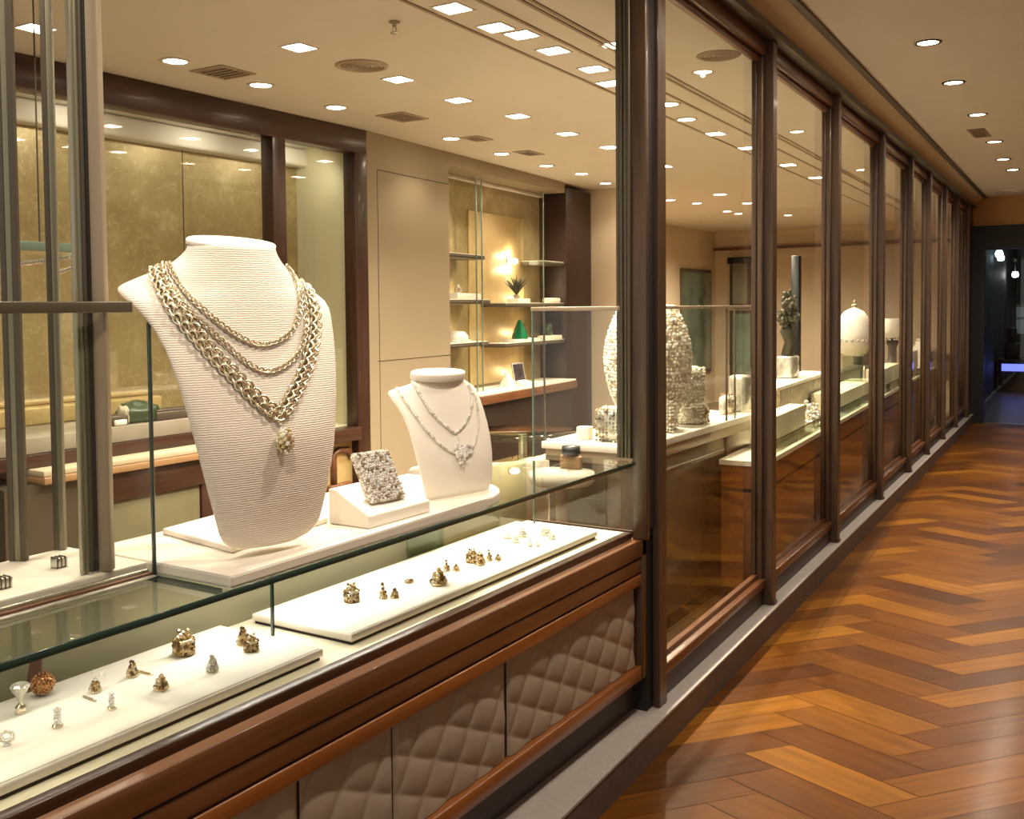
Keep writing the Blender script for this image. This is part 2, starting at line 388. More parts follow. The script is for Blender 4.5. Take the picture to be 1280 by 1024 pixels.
fwall = struct(M().box(-5.75, -1.95, 15.0, 15.12, 0, 2.65).build('wall_far', creamw))
adopt(M().box(-5.6, -1.95, 14.93, 15.0, 2.36, 2.40).build('picture_rail', brown), fwall)
struct(M().box(-5.6, -4.62, 8.85, 8.95, 0, 2.65).build('wall_return', creamw))
# end of the hall: a wall with a black portal
we = M(MW); we.box(-1.37, 2.2, 13.85, 14.0, 2.47, 2.83); we.box(-1.37, -1.262, 13.85, 14.0, 0, 2.47); struct(we.build('wall_end', endpaint))
pf = M(MW); pf.box(-1.262, -1.112, 13.80, 14.02, 0, 2.47); pf.box(-1.112, 2.2, 13.80, 14.02, 2.18, 2.47)
dr = struct(pf.build('door_1', black))
adopt(M(MW).box(-1.112, 2.2, 13.90, 13.91, 0.01, 2.18).build('door_glass', darkpane), dr)
# side and far walls nobody sees but the light does
struct(M(MW).box(2.2, 2.3, -1.5, 14, 0, 2.9).build('wall_right', creamw))
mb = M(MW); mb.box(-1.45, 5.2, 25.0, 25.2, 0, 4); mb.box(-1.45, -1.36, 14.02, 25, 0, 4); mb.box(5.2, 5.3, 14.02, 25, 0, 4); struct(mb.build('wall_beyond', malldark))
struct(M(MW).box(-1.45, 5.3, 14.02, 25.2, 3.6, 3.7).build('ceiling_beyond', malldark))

# ---- the glass wall: posts and glazed bays
SP = [3.235, 4.597, 5.99, 7.462, 8.787, 9.90, 11.08, 12.23, 13.40]
n_tr = 9
for i, s in enumerate(SP):
    p = M(MW)
    if i == 0:
        p.box(-1.2858, -1.2600, 3.20, 3.27, .1135, 2.70)
        o = struct(p.build('trim_%d' % n_tr, brownZ, bevel=.003))
        gq = M(MW); gq.box(-1.335, -1.2858, 3.21, 3.265, .1135, 2.70); gq.box(-1.318, -1.275, 3.128, 3.21, .75, 2.70); gq.box(-1.34, -1.29, 3.155, 3.21, .1135, .7155); adopt(gq.build('post_gap_fill', gapblk), o)  # black gap fill; lowest box added to stop light leaking past the counter
        adopt(M(MW).bbox(-1.320, -1.266, 3.105, 3.128, .7168, 2.70, .003).build('post_cheek', brownZ), o)
        rb = M(MW)
        for k in range(4): rb.bbox(-1.374+.0135*k, -1.362+.0135*k, 3.100-.003*(k % 2), 3.16, .99, 2.65, .003)
        rb.box(-1.372, -1.321, 3.11, 3.19, .99, 2.65)
        adopt(rb.build('ribbed_stile', bronze), o)
    else:
        p.box(-1.302, -1.243, s-.033, s+.033, .1135, 2.70)
        o = struct(p.build('trim_%d' % n_tr, brownZ, bevel=.004))
        adopt(M(MW).box(-1.312, -1.294, s-.0345, s-.030, .1135, 2.70).build('post_gap_fill', gapblk), o)
        adopt(M(MW).box(-1.24, -1.236, s-.025, s+.025, .1135, .13).build('post_shoe', bronze), o)
    n_tr += 1
struct(M(MW).box(-1.335, -1.25, 13.435, 13.85, .1135, 2.70).build('trim_%d' % n_tr, brownZ)); n_tr += 1
for i in range(len(SP)-1):
    a = SP[i]+.036; b = SP[i+1]-.036
    w = sempty('window_%d' % (i+1), MW @ Vector((-1.33, (a+b)/2, .1135)))
    f = M(MW)
    f.bbox(-1.335, -1.30, a, a+.028, .1135, 2.70, .004); f.bbox(-1.335 if i < 4 else -1.318, -1.312, b-.03, b-.006, .1135, 2.70, .004); f.bbox(-1.312, -1.285, b-.024, b, .1135, 2.70, .004)
    adopt(f.build('stile', brownZ), w)
    f = M(MW); f.bbox(-1.330, -1.272, a, b, .198, .238, .006); f.box(-1.328, -1.305, a, b, .238, .256)
    adopt(f.build('bottom_rail', brown), w)
    adopt(M(MW).box(-1.328, -1.285, a, b, .1135, .199).build('kick_board', toe), w)
    f = M(MW); f.bbox(-1.332, -1.275, a, b, 2.632, 2.70, .004); f.bbox(-1.330, -1.300, a, b, 2.605, 2.634, .004)
    adopt(f.build('top_rail', brown), w)
    adopt(M(MW).box(-1.318, -1.312, a+.02, b-.02, .245, 2.615).build('pane', pane), w)

# ================================================================== FRONT DISPLAY COUNTER
XF = -1.40
ct = thing('display_counter', 'long mahogany jewellery counter with tufted leather front panels beside the glass wall', 'display counter', (-1.6, 1.4, .1135))
Y0, Y1 = -.35, 3.10
YG = 3.025
adopt(M().box(XF-.45, XF-.055, Y0, Y1+.04, .1135, .24).build('toe_board', toe), ct)
adopt(M().bbox(XF-.05, XF-.004, Y0, Y1, .235, .283, .005).build('bottom_rail', orange), ct)
adopt(M().box(XF-.05, XF-.032, Y0, Y1, .281, .575).build('panel_backing', gapblk), ct)
adopt(M().bbox(XF-.05, XF-.003, Y0, Y1-.035, .560, .600, .005).build('orange_rail', orange, None), ct)
adopt(M().bbox(XF-.05, XF-.004, Y0, Y1-.035, .606, .652, .003).build('middle_rail', brown), ct)
tp = M(); tp.bbox(XF-.05, XF, Y0, Y1, .658, .7165, .004); adopt(tp.build('top_rail', brown), ct)
adopt(M().box(XF-.05, XF-.014, Y0, Y1-.033, .59, .665).build('rail_gap', gapblk), ct)
ch = M(); ch.add([(XF-.003, Y0, .7165), (XF-.003, YG, .7165), (XF-.020, Y0, .724), (XF-.020, YG, .724), (XF-.05, Y0, .7165), (XF-.05, YG, .7165)], [(0,1,3,2), (2,3,5,4)]); 
adopt(ch.build('chamfer', plain('chamfer_wood', (.24, .11, .05), .35)), ct)
adopt(M().bbox(XF-.05, XF-.020, Y0, YG, .7215, .746, .004).build('base_moulding', mahog), ct)
adopt(M().bbox(XF-.05, XF, Y1-.033, Y1, .24, .7165, .003).build('end_post', brownZ), ct)
adopt(M().box(XF-.45, XF-.03, Y1-.012, Y1, .24, .735).build('end_panel', mahog), ct)
def quilt(y0, y1, name='tufted_panel'):
    ny = max(8, int((y1-y0)/.006)); nz = 48; z0, z1 = .285, .562; vs = []; fs = []
    py, pz = .155, .125
    for i in range(ny+1):
        for k in range(nz+1):
            y = y0+(y1-y0)*i/ny; z = z0+(z1-z0)*k/nz
            u = (y-.06)/py+.35*(z-z0)/pz; v = (z-z0)/pz - .35*(y-.06)/py*.6
            a = u+v; b = u-v
            h = abs(math.sin(math.pi*a+.6))**.4*abs(math.sin(math.pi*b+.3))**.4
            e = min((y-y0), (y1-y), .012)/.012
            vs.append((XF-.031 + .010*h*e, y, z))
    for i in range(ny):
        for k in range(nz):
            a = i*(nz+1)+k; fs.append((a, a+nz+1, a+nz+2, a+1))
    o = M().add(vs, fs, True).build(name, quiltm); adopt(o, ct); return o
for a, b in ((-.33, .60), (.605, 1.455), (1.463, 1.759), (1.763, 2.240), (2.252, 3.060)): quilt(a, b)
adopt(M().box(-1.83, XF-.022, Y0, YG, .725, .744).build('deck', deckm), ct)
adopt(M().box(-1.855, -1.835, Y0, 2.53, .11, .985).build('case_back', caseback), ct)
adopt(M().box(-1.835, -1.83, 2.34, YG, .74, .972).build('back_glass', greengl), ct)
adopt(M().box(-1.85, -1.80, Y0, Y1-.012, .1135, .725).build('carcass', mahog), ct)
adopt(M().box(-1.425, -1.419, Y0, YG, .745, .973).build('front_glass', casegl), ct)
adopt(M().box(-1.63, -1.409, Y0, 1.268, .973, .985).build('top_glass', topgl), ct)
adopt(M().box(-1.83, -1.409, 1.27, YG, .973, .985).build('top_glass', topgl), ct)
adopt(M().bbox(-1.409, -1.404, Y0, YG, .9725, .9855, .001).build('glass_edge', edgeg), ct)
PF = at_z(341, 795, .7712)
adopt(M().box(PF.x-.003, PF.x+.003, PF.y-.003, PF.y+.003, .7712, .9725).build('glass_fin', edgeg), ct)
adopt(M().box(-1.83, -1.43, 1.268, 1.2715, .9725, .9855).build('glass_joint', edgeg), ct)
adopt(M().box(-1.712, -1.692, Y0, 2.30, .9645, .9728).build('added_light_strip', steel), ct)  # body of the unseen lamp added inside the case
# tall glass end partition
ep = thing('glass_partition', 'tall frameless glass partition standing across the right end of the counter', 'glass partition', (-1.6, 2.955, .745))
adopt(M().box(-1.755, -1.426, 2.952, 2.958, .7445, .972).build('lower_pane', casegl), ep)
adopt(M().box(-1.755, -1.426, 2.952, 2.958, .9856, 1.488).build('upper_pane', casegl), ep)
f = M(); f.box(-1.760, -1.755, 2.951, 2.959, .7445, .9725); f.box(-1.760, -1.755, 2.951, 2.959, .9856, 1.488); adopt(f.build('polished_edge', edgel), ep)
adopt(M().bbox(-1.762, -1.43, 2.948, 2.962, 1.488, 1.502, .002).build('top_rail', tanmet), ep)
# the white platform on the glass top
pl = M(); pts = [(-1.83, 1.272), (-1.407, 1.272)] + [(-1.407, 2.12)]
for k in range(9):
    a = math.pi/2*k/8; pts.append((-1.60+.193*math.cos(a), 2.12+.22*math.sin(a)))
pts += [(-1.83, 2.34)]
pl.prism(pts, .9858, 1.012)
tag(pl.build('display_platform', whitetop, bevel=.006), 'low white platform under the busts on the counter glass', 'platform')
# deck behind the sliding rail, at the left of the window
dk = M(); dk.box(-1.885, -1.636, Y0, 1.268, .9858, 1.010); dk.box(-1.834, -1.800, Y0, 1.268, .97, .9858)
tag(dk.build('window_deck', whitetop, bevel=.004), 'white deck behind the metal rail at the left', 'deck')
rl = thing('sliding_rail', 'two-tone metal rail lying along the back of the glass top', 'rail', (-1.62, .4, .985))
adopt(M().bbox(-1.634, -1.622, Y0, 1.262, .9858, 1.0, .003).build('chrome_track', chrome), rl)
adopt(M().bbox(-1.621, -1.612, Y0, 1.262, .9858, .994, .002).build('brown_track', brown), rl)
adopt(M().bbox(-1.611, -1.600, Y0, 1.262, .9858, .990, .002).build('steel_track', steel), rl)
# glass pane on the rail, with its bronze rail at eye level
gp = thing('window_pane', 'upright glass pane with a dark green end edge on the rail left of the large bust', 'glass pane', (-1.615, .4, .994))
adopt(M().box(-1.6135, -1.6085, Y0, 1.262, .9942, 1.497).build('pane', casegl), gp)
adopt(M().bbox(-1.6145, -1.6075, 1.262, 1.268, .9862, 1.478, .001).build('end_edge', edgeg), gp)
adopt(M().bbox(-1.619, -1.604, Y0, 1.225, 1.4975, 1.518, .002).build('eye_level_rail', bronze), gp)
# mullion between rail and ceiling
mu = thing('mullion', 'floor to ceiling metal mullion with tan and chrome strips left of the large bust', 'mullion', (-1.68, 1.19, 1.01))
def mull(x0, x1, w, y, mt, nm, dx=0):
    P = at_z(x0, y, 1.0125); Q = at_z(x1, y, 1.0125)
    c = (P+Q)/2; l = (Q-P).length
    d = Vector((Q-P)); a = math.atan2(d.y, d.x)
    mm = Matrix.Translation((c.x, c.y, 0)) @ Matrix.Rotation(a, 4, 'Z')
    o = M().bbox(-l/2, l/2, 0, w, 1.0122, 2.648, .0025, mm).build(nm, mt); adopt(o, mu); return o
mull(122, 139, .02, 714, tanmet, 'tan_strip')
mull(117, 122, .018, 715, gapblk, 'seal')
mull(111, 117, .016, 716, bronze, 'bronze_strip')
mull(106, 111, .016, 717, polem, 'steel_strip')
mull(99, 106, .02, 718, chromestrip, 'chrome_strip')
def pole(x0, x1, y, z1, mts, name, label, z=1.0102, d=.012):
    P = at_z((x0+x1)/2, y, z); t = thing(name, label, 'pole', P)
    k = len(mts); Q = at_z(x1, y, z)-at_z(x0, y, z); L = Q.length; a = math.atan2(Q.y, Q.x)
    mm = Matrix.Translation((P.x, P.y, 0)) @ Matrix.Rotation(a, 4, 'Z')
    for i, (mt, nm) in enumerate(mts):
        adopt(M().bbox(-L/2+L*i/k, -L/2+L*(i+1)/k, 0, d, z, z1, .0015, mm).build(nm, mt), t)
    return t
pole(67, 81, 688, 2.648, [(bronze, 'dark_bar'), (polem, 'light_bar')], 'glazing_pole', 'thin two-tone glazing pole near the left edge', )
pole(11, 33, 702, 2.648, [(bronze, 'outer_bar'), (polem, 'middle_bar'), (bronze, 'inner_bar')], 'wide_glazing_post', 'wide dark glazing post at the left edge of the photo')
# two metal clips on the deck
for lab, px, py, w in (('small square metal clip on the white deck, near the thin pole', 74, 709, 20), ('ribbed metal clip on the white deck at the left edge', 4, 735, 22)):
    P = at_z(px, py, 1.0102); t = thing('metal_clip', lab, 'clip', P, 'metal clips on the white deck')
    adopt(M().bbox(P.x-.010, P.x+.010, P.y-.013, P.y+.013, 1.0102, 1.030, .003).build('clip_body', steel), t)
    f = M()
    for k in range(3): f.bbox(P.x-.0105, P.x+.0105, P.y-.011+.008*k, P.y-.0075+.008*k, 1.0104, 1.0315, .001)
    adopt(f.build('clip_ribs', bronze), t)

# ================================================================== BUSTS
def make_bust(name, label, rows, centre, base_pt, yaw, back, mt, cap, cap_mt, base=None, extra=None):
    """rows: (image y, left x, right x) of the outline; centre: (x, y) of its front middle line.
       Widths and sweep are solved per row so that the solid has that outline from where the photo was taken."""
    nrm = Vector((math.cos(yaw), math.sin(yaw), 0)); b = Vector((-math.sin(yaw), math.cos(yaw), 0))
    P0 = at_z(*base_pt)
    cy = [c[1] for c in centre]; cx = [c[0] for c in centre]
    secs = []
    for y, xl, xr in rows:
        xc = float(np.interp(y, cy, cx)); C0 = at_plane(xc, y, b, P0)
        # tip at C0 + e*w*b - s*n must project to x: linear in (w, s)
        A = []; rhs = []
        for e, x in ((-1, xl), (1, xr)):
            # (rt.v)/(fw.v)*F+640 = x  ->  (F*rt - (x-640)*fw).v = 0
            q = rt*FPX - fw*(x-640); v = C0-CAM
            A.append([q.dot(b)*e, -q.dot(nrm)]); rhs.append(-q.dot(v))
        w, s = np.linalg.solve(np.array(A), np.array(rhs))
        secs.append((C0, w, max(s, .012)))
    n = 40; vs = []; fs = []
    for i, (C0, w, s) in enumerate(secs):
        bd = back(i, w, s)
        for k in range(n):
            a = 2*math.pi*k/n - math.pi/2          # -90 left tip, 0 front, 90 right tip
            u = math.sin(a)*w; c = math.cos(a)
            f_ = -s*(1-c) if c >= 0 else -s + c*bd
            vs.append(C0 + b*u + nrm*f_)
    L = len(secs)
    for i in range(L-1):
        for k in range(n):
            k2 = (k+1) % n; fs.append((i*n+k, (i+1)*n+k, (i+1)*n+k2, i*n+k2))
    fs += [tuple(range(n)), tuple(reversed(range((L-1)*n, L*n)))]
    mesh = M().add(vs, fs, True)
    root = thing(name, label, 'necklace bust', Vector((P0.x, P0.y, 0)) - nrm*.08 + Vector((0, 0, base_pt[2])))
    body = mesh.build('bust_body', mt); adopt(body, root)
    bvh = BVHTree.FromPolygons([Vector(v) for v in mesh.v], mesh.f)
    # cap
    (pxl, pxr, pyc, th, tilt) = cap
    C0, w, s = secs[0]
    cc = C0 - nrm*s
    r = [(w*1.0, -th), (w*1.025, -th*.9), (w*1.03, -th*.5), (w*1.03, -th*.2), (w*1.0, 0), (w*.6, .002), (0, .0025)]
    rr = w/ max(1e-6, w)
    m = Matrix.Translation((cc.x, cc.y, C0.z+th)) @ Matrix.Rotation(yaw+math.pi/2, 4, 'Z') @ Matrix.Rotation(tilt, 4, 'X')
    sy = max(.55, min(1.2, s/w))
    adopt(M().lathe(r, 40, m, True, 1.0, sy).build('neck_cap', cap_mt), root)
    return root, body, bvh, nrm, b, P0
rows = [(307,236.5,341),(312,235,342),(318,230,344),(326,221,348),(334,206,353),(342,186,359),(349,168,365),(354,156,369),(358,149.5,374),(362,147.5,380),(368,151,391),(376,160,402),(386,171,409),(398,183,412.5),(412,194,415),(430,205,417.5),(450,214,419),(475,223.5,420),(500,231,420),(530,240,418.5),(560,248,417),(590,256,413.5),(620,264,408.5),(645,271,403),(660,275,399),(670,280,393),(677,288,384),(681,302,370)]
cen = [(308,305),(318,370),(327,432),(334,465),(346,527),(350,560),(350,620),(345,690)]
def back_big(i, w, s):
    y = rows[i][0]
    if y < 330: return s
    return float(np.interp(y, [330, 365, 400, 700], [s, .05, .035, .03]))
big, big_body, big_bvh, nb, bb, PB = make_bust('necklace_bust', 'large ribbed white bust wearing three heavy chain necklaces', rows, cen, (345, 684, 1.024), R(-12), back_big, bustm, (235, 341, 299, .012, R(15)), white)
bp = [at_z(203, 668, 1.0125), at_z(290, 692, 1.0125), at_z(411, 653, 1.0125)]
q3 = bp[0] + (bp[2]-bp[1])
adopt(M().prism([(p.x, p.y) for p in (bp[0], bp[1], bp[2], q3)], 1.0124, 1.0255).build('bust_base', white, bevel=.003), big)

rows_s = [(474,517,578),(478,514,580),(481,506,583),(484,496,585.5),(487,488.5,588),(490,486.5,590),(496,490,594),(505,497,599),(518,505,604),(535,512,609),(552,517,612.5),(570,521.5,614.5),(588,526,615),(604,530.5,614.5),(614,533,613.5),(620,535,613)]
cen_s = [(553,472),(557,480),(561,500),(569,541),(576,570),(578,590),(577,620)]
def back_small(i, w, s):
    y = rows_s[i][0]
    return float(np.interp(y, [474, 482, 492, 505, 700], [s, s*.9, .05, .03, .02]))
sm, sm_body, sm_bvh, ns_, bs_, PS = make_bust('necklace_bust', 'small smooth white bust wearing two fine diamond necklaces, right of the large bust', rows_s, cen_s, (577, 619, 1.0125), R(-14), back_small, white, (515, 579, 466, .020, R(8)), whitetop)

# ================================================================== NECKLACES
def on(bvh, px, py, lift=.003):
    d = ray(px, py).normalized(); h = bvh.ray_cast(CAM, d)
    if h[0] is None: return None
    n = h[1]; n = -n if n.dot(d) > 0 else n
    return h[0] + n*lift, n
def path_on(bvh, pts, lift):
    # densify in the photograph's path, then drop onto the bust
    out = []
    P = [Vector((x, y)) for x, y in pts]
    for i in range(len(P)-1):
        k = 8
        for j in range(k):
            p0 = P[max(0, i-1)]; p1 = P[i]; p2 = P[i+1]; p3 = P[min(len(P)-1, i+2)]; t = j/k
            q = .5*((2*p1)+(p2-p0)*t+(2*p0-5*p1+4*p2-p3)*t*t+(3*p1-p0-3*p2+p3)*t**3)
            h = on(bvh, q.x, q.y, lift)
            if h: out.append(h)
    return out
def resample(pp, step):
    out = [pp[0]]; acc = 0
    for i in range(1, len(pp)):
        a, b = pp[i-1], pp[i]; seg = (b[0]-a[0]).length
        if seg > .06: continue
        while acc+seg >= step and seg > 1e-9:
            t = (step-acc)/seg; p = a[0].lerp(b[0], t); nn = a[1].lerp(b[1], t).normalized()
            out.append((p, nn)); a = (p, nn); seg = (b[0]-p).length; acc = 0
        acc += seg
    return out
def frame(t, n):
    t = t.normalized(); n = (n - t*n.dot(t)).normalized(); w = n.cross(t)
    return Matrix(((t.x, w.x, n.x, 0), (t.y, w.y, n.y, 0), (t.z, w.z, n.z, 0), (0, 0, 0, 1)))
def chain(pp, step, Rm, r, rows_=1, gap=0, stone=0):
    ps = resample(pp, step); m = M(); g = M()
    for i, (p, n) in enumerate(ps):
        t = (ps[min(i+1, len(ps)-1)][0] - ps[max(i-1, 0)][0])
        if t.length < 1e-6: continue
        F = frame(t, n)
        for q in range(rows_):
            off = (q-(rows_-1)/2)*gap
            tilt = R(38 if (i+q) % 2 else -38)
            mm = Matrix.Translation(p) @ F @ Matrix.Translation((0, off, 0)) @ Matrix.Rotation(tilt, 4, 'X') @ Matrix.Rotation(R(20 if q else -20), 4, 'Z')
            m.torus(Rm, r, mm, 12, 6, 1.25)
        if stone and i % 2 == 0:
            g.ball(p + n*stone*.4, stone, 1, smooth=False)
    return m, g
# inner chain
def necklace(name, label, bvh, pts, step, Rm, r, lift, rows_, gap, stone, mt, smt, group):
    pp = path_on(bvh, pts, lift); m, g = chain(pp, step, Rm, r, rows_, gap, stone)
    c = pp[len(pp)//2][0]
    t = thing(name, label, 'necklace', c, group)
    co_ = m.build('chain', mt); adopt(co_, t)
    if g.v: adopt(g.build('stones', smt), co_)
    return t, pp
inner = [(209,324),(213,334),(219.7,349),(233.8,370),(255,389),(273.6,405),(292,418),(313.5,429),(330,431.5),(346,427),(362.7,415),(371,398),(374,381),(371.5,362),(365,345),(356,333)]
mid = [(204,325),(207,338),(211.5,351),(222,370),(236,388),(252.5,404),(266.6,418),(285,435),(304,452),(323,463),(339,464.5),(355.6,457.5),(370,444),(377,430),(381.5,411),(381,391),(377,369),(369,350)]
outer = [(199,327),(198,337),(199.6,350),(208,371),(221,392.5),(236,410),(254,431),(271,450),(290,469),(309,489),(327.5,506),(347,519),(360,502),(372,480),(382,456),(388.6,430),(391,405),(389,384),(383.5,367),(377,356)]
G1 = 'chain necklaces on the large bust'
necklace('chain_necklace', 'shortest curb chain necklace at the base of the large bust neck', big_bvh, inner, .0072, .0052, .0017, .004, 1, 0, .0022, champagne, gem, G1)
necklace('chain_necklace', 'middle curved chain necklace on the large bust, between the short chain and the pendant chain', big_bvh, mid, .0072, .0052, .0017, .004, 1, 0, .0022, champagne, gem, G1)
t3, pp3 = necklace('pendant_necklace', 'longest, widest chain necklace on the large bust, with a gem pendant', big_bvh, outer, .0108, .0082, .0026, .006, 2, .0145, .0034, champagne, gem, G1)
# pendant
def cluster(m, c, R0, n, r, axis=None, stretch=(1, 1, 1), seed=1, half=None):
    rnd = random.Random(seed)
    for k in range(n):
        z = 1-2*(k+.5)/n; a = k*2.39996; q = math.sqrt(1-z*z)
        d = Vector((q*math.cos(a)*stretch[0], q*math.sin(a)*stretch[1], z*stretch[2]))
        m.ball(c + d*R0, r*(.8+.4*rnd.random()), 1, smooth=False)
pc, pn = on(big_bvh, 351, 552, .016)
pend = M()
for py_, k in ((530, 7), (536, 5), (541, 4)):
    h = on(big_bvh, 349, py_, .007)
    if h: pend.ball(h[0], .0045 if k == 7 else .003, 1, smooth=False)
cluster(pend, pc, .0155, 44, .0054, stretch=(.9, .9, 1.45), seed=3)
pend.ball(pc, .015, 2, (.85, .85, 1.35), False)
adopt(pend.build('pendant', pavep), t3)
vcl = M()
for x_, y_ in ((347, 519), (343, 515), (352, 514), (347, 525), (340, 520), (355, 519)):
    h = on(big_bvh, x_, y_, .008)
    if h: vcl.torus(.006, .002, Matrix.Translation(h[0]) @ frame(Vector((0, 0, 1)), h[1]), 12, 6); vcl.ball(h[0], .0035, 1, smooth=False)
adopt(vcl.build('clasp_link', champagne), t3)
# extra strands where the chains crowd together on the near shoulder
sh = M()
for pts in ([(203,330),(203,345),(209,362),(218,378),(228,392),(240,404),(253,417)], [(206,328),(207,343),(214,360),(224,376),(236,391),(248,403)]):
    pp = path_on(big_bvh, pts, .004); a, b_ = chain(pp, .0085, .0056, .0018, 1, 0, 0); sh.v += a.v; o_ = len(sh.v)-len(a.v); sh.f += [tuple(i+o_ for i in f) for f in a.f]; sh.sm += a.sm
adopt(sh.build('shoulder_strands', champagne), t3)

def diamonds(name, label, pts, step, r, extra, group):
    pp = path_on(sm_bvh, pts, r*.9); ps = resample(pp, step); m = M()
    for p, n in ps: m.ball(p, r, 1, smooth=False)
    t = thing(name, label, 'necklace', ps[len(ps)//2][0], group); adopt(m.build('diamond_line', pavew), t)
    d = M()
    for x, y, rr in extra:
        h = on(sm_bvh, x, y, rr*.9)
        if h: d.ball(h[0], rr, 1, smooth=False)
    adopt(d.build('pendant', pavew), t); return t
G2 = 'diamond necklaces on the small bust'
si = [(514,476),(522.5,490),(533,508),(544.7,522),(559,535),(569,541),(580,531),(587,517),(589,503),(587,487),(583,480)]
so = [(495.5,485),(507,503),(521,522),(535,541),(554,559.5),(568,568),(577.5,571),(589,562),(595,545.5),(597.5,527),(595,503),(590,489)]
rnd = random.Random(5)
cl = [(577.5+rnd.uniform(-12, 12)*rnd.random()**.5, 565+rnd.uniform(-8, 7)*rnd.random()**.4, .0044+.0016*rnd.random()) for _ in range(70)]
cl += [(578+rnd.gauss(0, 2.2), 574+rnd.random()*6, .0045) for _ in range(10)] + [(578, 585, .0045), (578, 590, .0036), (577.6, 582, .003)]
diamonds('diamond_necklace', 'short single-row diamond necklace with a drop on the small bust', si, .0066, .0040, [(572, 544+i*2.2, .0026+.0002*i) for i in range(7)], G2)
diamonds('diamond_necklace', 'longer diamond necklace with a large cluster pendant on the small bust', so, .0064, .0036, cl, G2)

# ================================================================== WEDGE STAND AND PAVE CUFF
W0 = at_z(461.5, 661.5, 1.0125); W1 = at_z(537.7, 640, 1.0125); W3 = at_z(411, 654.5, 1.0125)
ex = (W1-W0); ey = (W3-W0); LX = ex.length; LY = ey.length; exn = ex.normalized()
Wb = W1 + ey
def up_at(P, py, px):
    # height of a vertical line over P as it reads at image row py
    lo, hi = 0, .4
    for _ in range(40):
        m = (lo+hi)/2
        if project(P+Vector((0, 0, m)))[1] > py: lo = m
        else: hi = m
    return lo
hf = up_at(W0, 646, 461); hb = up_at(W3, 611, 408)
Z = Vector((0, 0, 1)); st = M()
mid0 = W0 + ey*.12; mid1 = W1 + ey*.12
st.add([W0, W1, Wb, W3, W0+Z*hf, W1+Z*hf, Wb+Z*hb, W3+Z*hb, W0+ey*.85+Z*hb, W1+ey*.85+Z*hb],
       [(3,2,1,0), (0,1,5,4), (4,5,9,8), (8,9,6,7), (1,2,6,9,5), (2,3,7,6), (3,0,4,8,7)])
tag(st.build('wedge_stand', white, bevel=.003), 'white sloping wedge stand between the two busts', 'display stand')
# cuff: a rounded slab of stones leaning on the slope
slope = (W0+ey*.85+Z*hb) - (W0+Z*hf); sn = slope.normalized(); tn = exn.cross(sn); tn = tn if tn.z > 0 else -tn
B0 = at_plane(467, 631, tn, W0+Z*hf+tn*.004); B1 = at_plane(508, 623, tn, W0+Z*hf+tn*.004)
fx = (B1-B0); wd = fx.length; fx.normalize()
top = at_plane(463, 565, Vector((math.cos(-.6), math.sin(-.6), 0)), (B0+B1)/2 - Vector((.035, 0, 0)))
upv = (top - (B0+B1)/2); hh = upv.length; upv.normalize(); upv = (upv - fx*upv.dot(fx)*.25).normalized()
nv = fx.cross(upv).normalized(); nv = nv if nv.x > 0 else -nv
cuff = thing('pave_cuff', 'square pave diamond cuff leaning on the white wedge stand', 'bracelet', B0.lerp(B1, .5))
F3 = Matrix(((fx.x, upv.x, nv.x, B0.x), (fx.y, upv.y, nv.y, B0.y), (fx.z, upv.z, nv.z, B0.z), (0, 0, 0, 1)))
adopt(M(F3).bbox(0, wd, .002, hh, -.020, -.002, .006).build('cuff_body', whitegold), cuff)
pv = M(F3); rnd = random.Random(11); nx, ny = 14, 19
for i in range(nx):
    for j in range(ny):
        u = (i+.5+.5*(j % 2)-.25)/nx; v = (j+.5)/ny
        bulge = .003*math.sin(math.pi*u)
        pv.ball(Vector((wd*u+rnd.gauss(0, .0008), .004+(hh-.006)*v+rnd.gauss(0, .0008), -.001+bulge)), .0043*(.75+.6*rnd.random()), 1, smooth=False)
for j in range(ny):
    for d in (-.007, -.014):
        pv.ball(Vector((0, .004+(hh-.006)*(j+.5)/ny, d)), .0034, 1, smooth=False); pv.ball(Vector((wd, .004+(hh-.006)*(j+.5)/ny, d)), .0034, 1, smooth=False)
for i in range(nx):
    for d in (-.007, -.014): pv.ball(Vector((wd*(i+.5)/nx, hh, d)), .0034, 1, smooth=False)
adopt(pv.build('pave_stones', pave), cuff)
# ================================================================== RING TRAYS AND WHAT LIES ON THEM
def depth(P): return (P-CAM).dot(fw)
def tray(x0, x1, y0, y1, label, inset):
    t = thing('ring_tray', label, 'tray', ((x0+x1)/2, (y0+y1)/2, .7442), 'ring trays in the low case')
    adopt(M().box(x0+.006, x1-.006, y0+.006, y1-.006, .7442, .7515).build('tray_shadow_foot', gapblk), t)  # recessed foot coloured black as the shadow line under the tray
    adopt(M().bbox(x0, x1, y0, y1, .7515, .769, .004).build('tray_body', white), t)
    adopt(M().bbox(x0+inset, x1-.006, y0+.006, y1-.006, .765, .7705, .002).build('velvet_pad', pad), t)
    return t
tray(-1.800, -1.478, .30, 1.592, 'long cream ring tray at the left, with scattered single rings', .022)
tray(-1.800, -1.484, 1.690, 2.900, 'long cream ring tray at the right, brightly lit, with pairs of earrings', .045)
ZT = .7707
rj = random.Random(21)
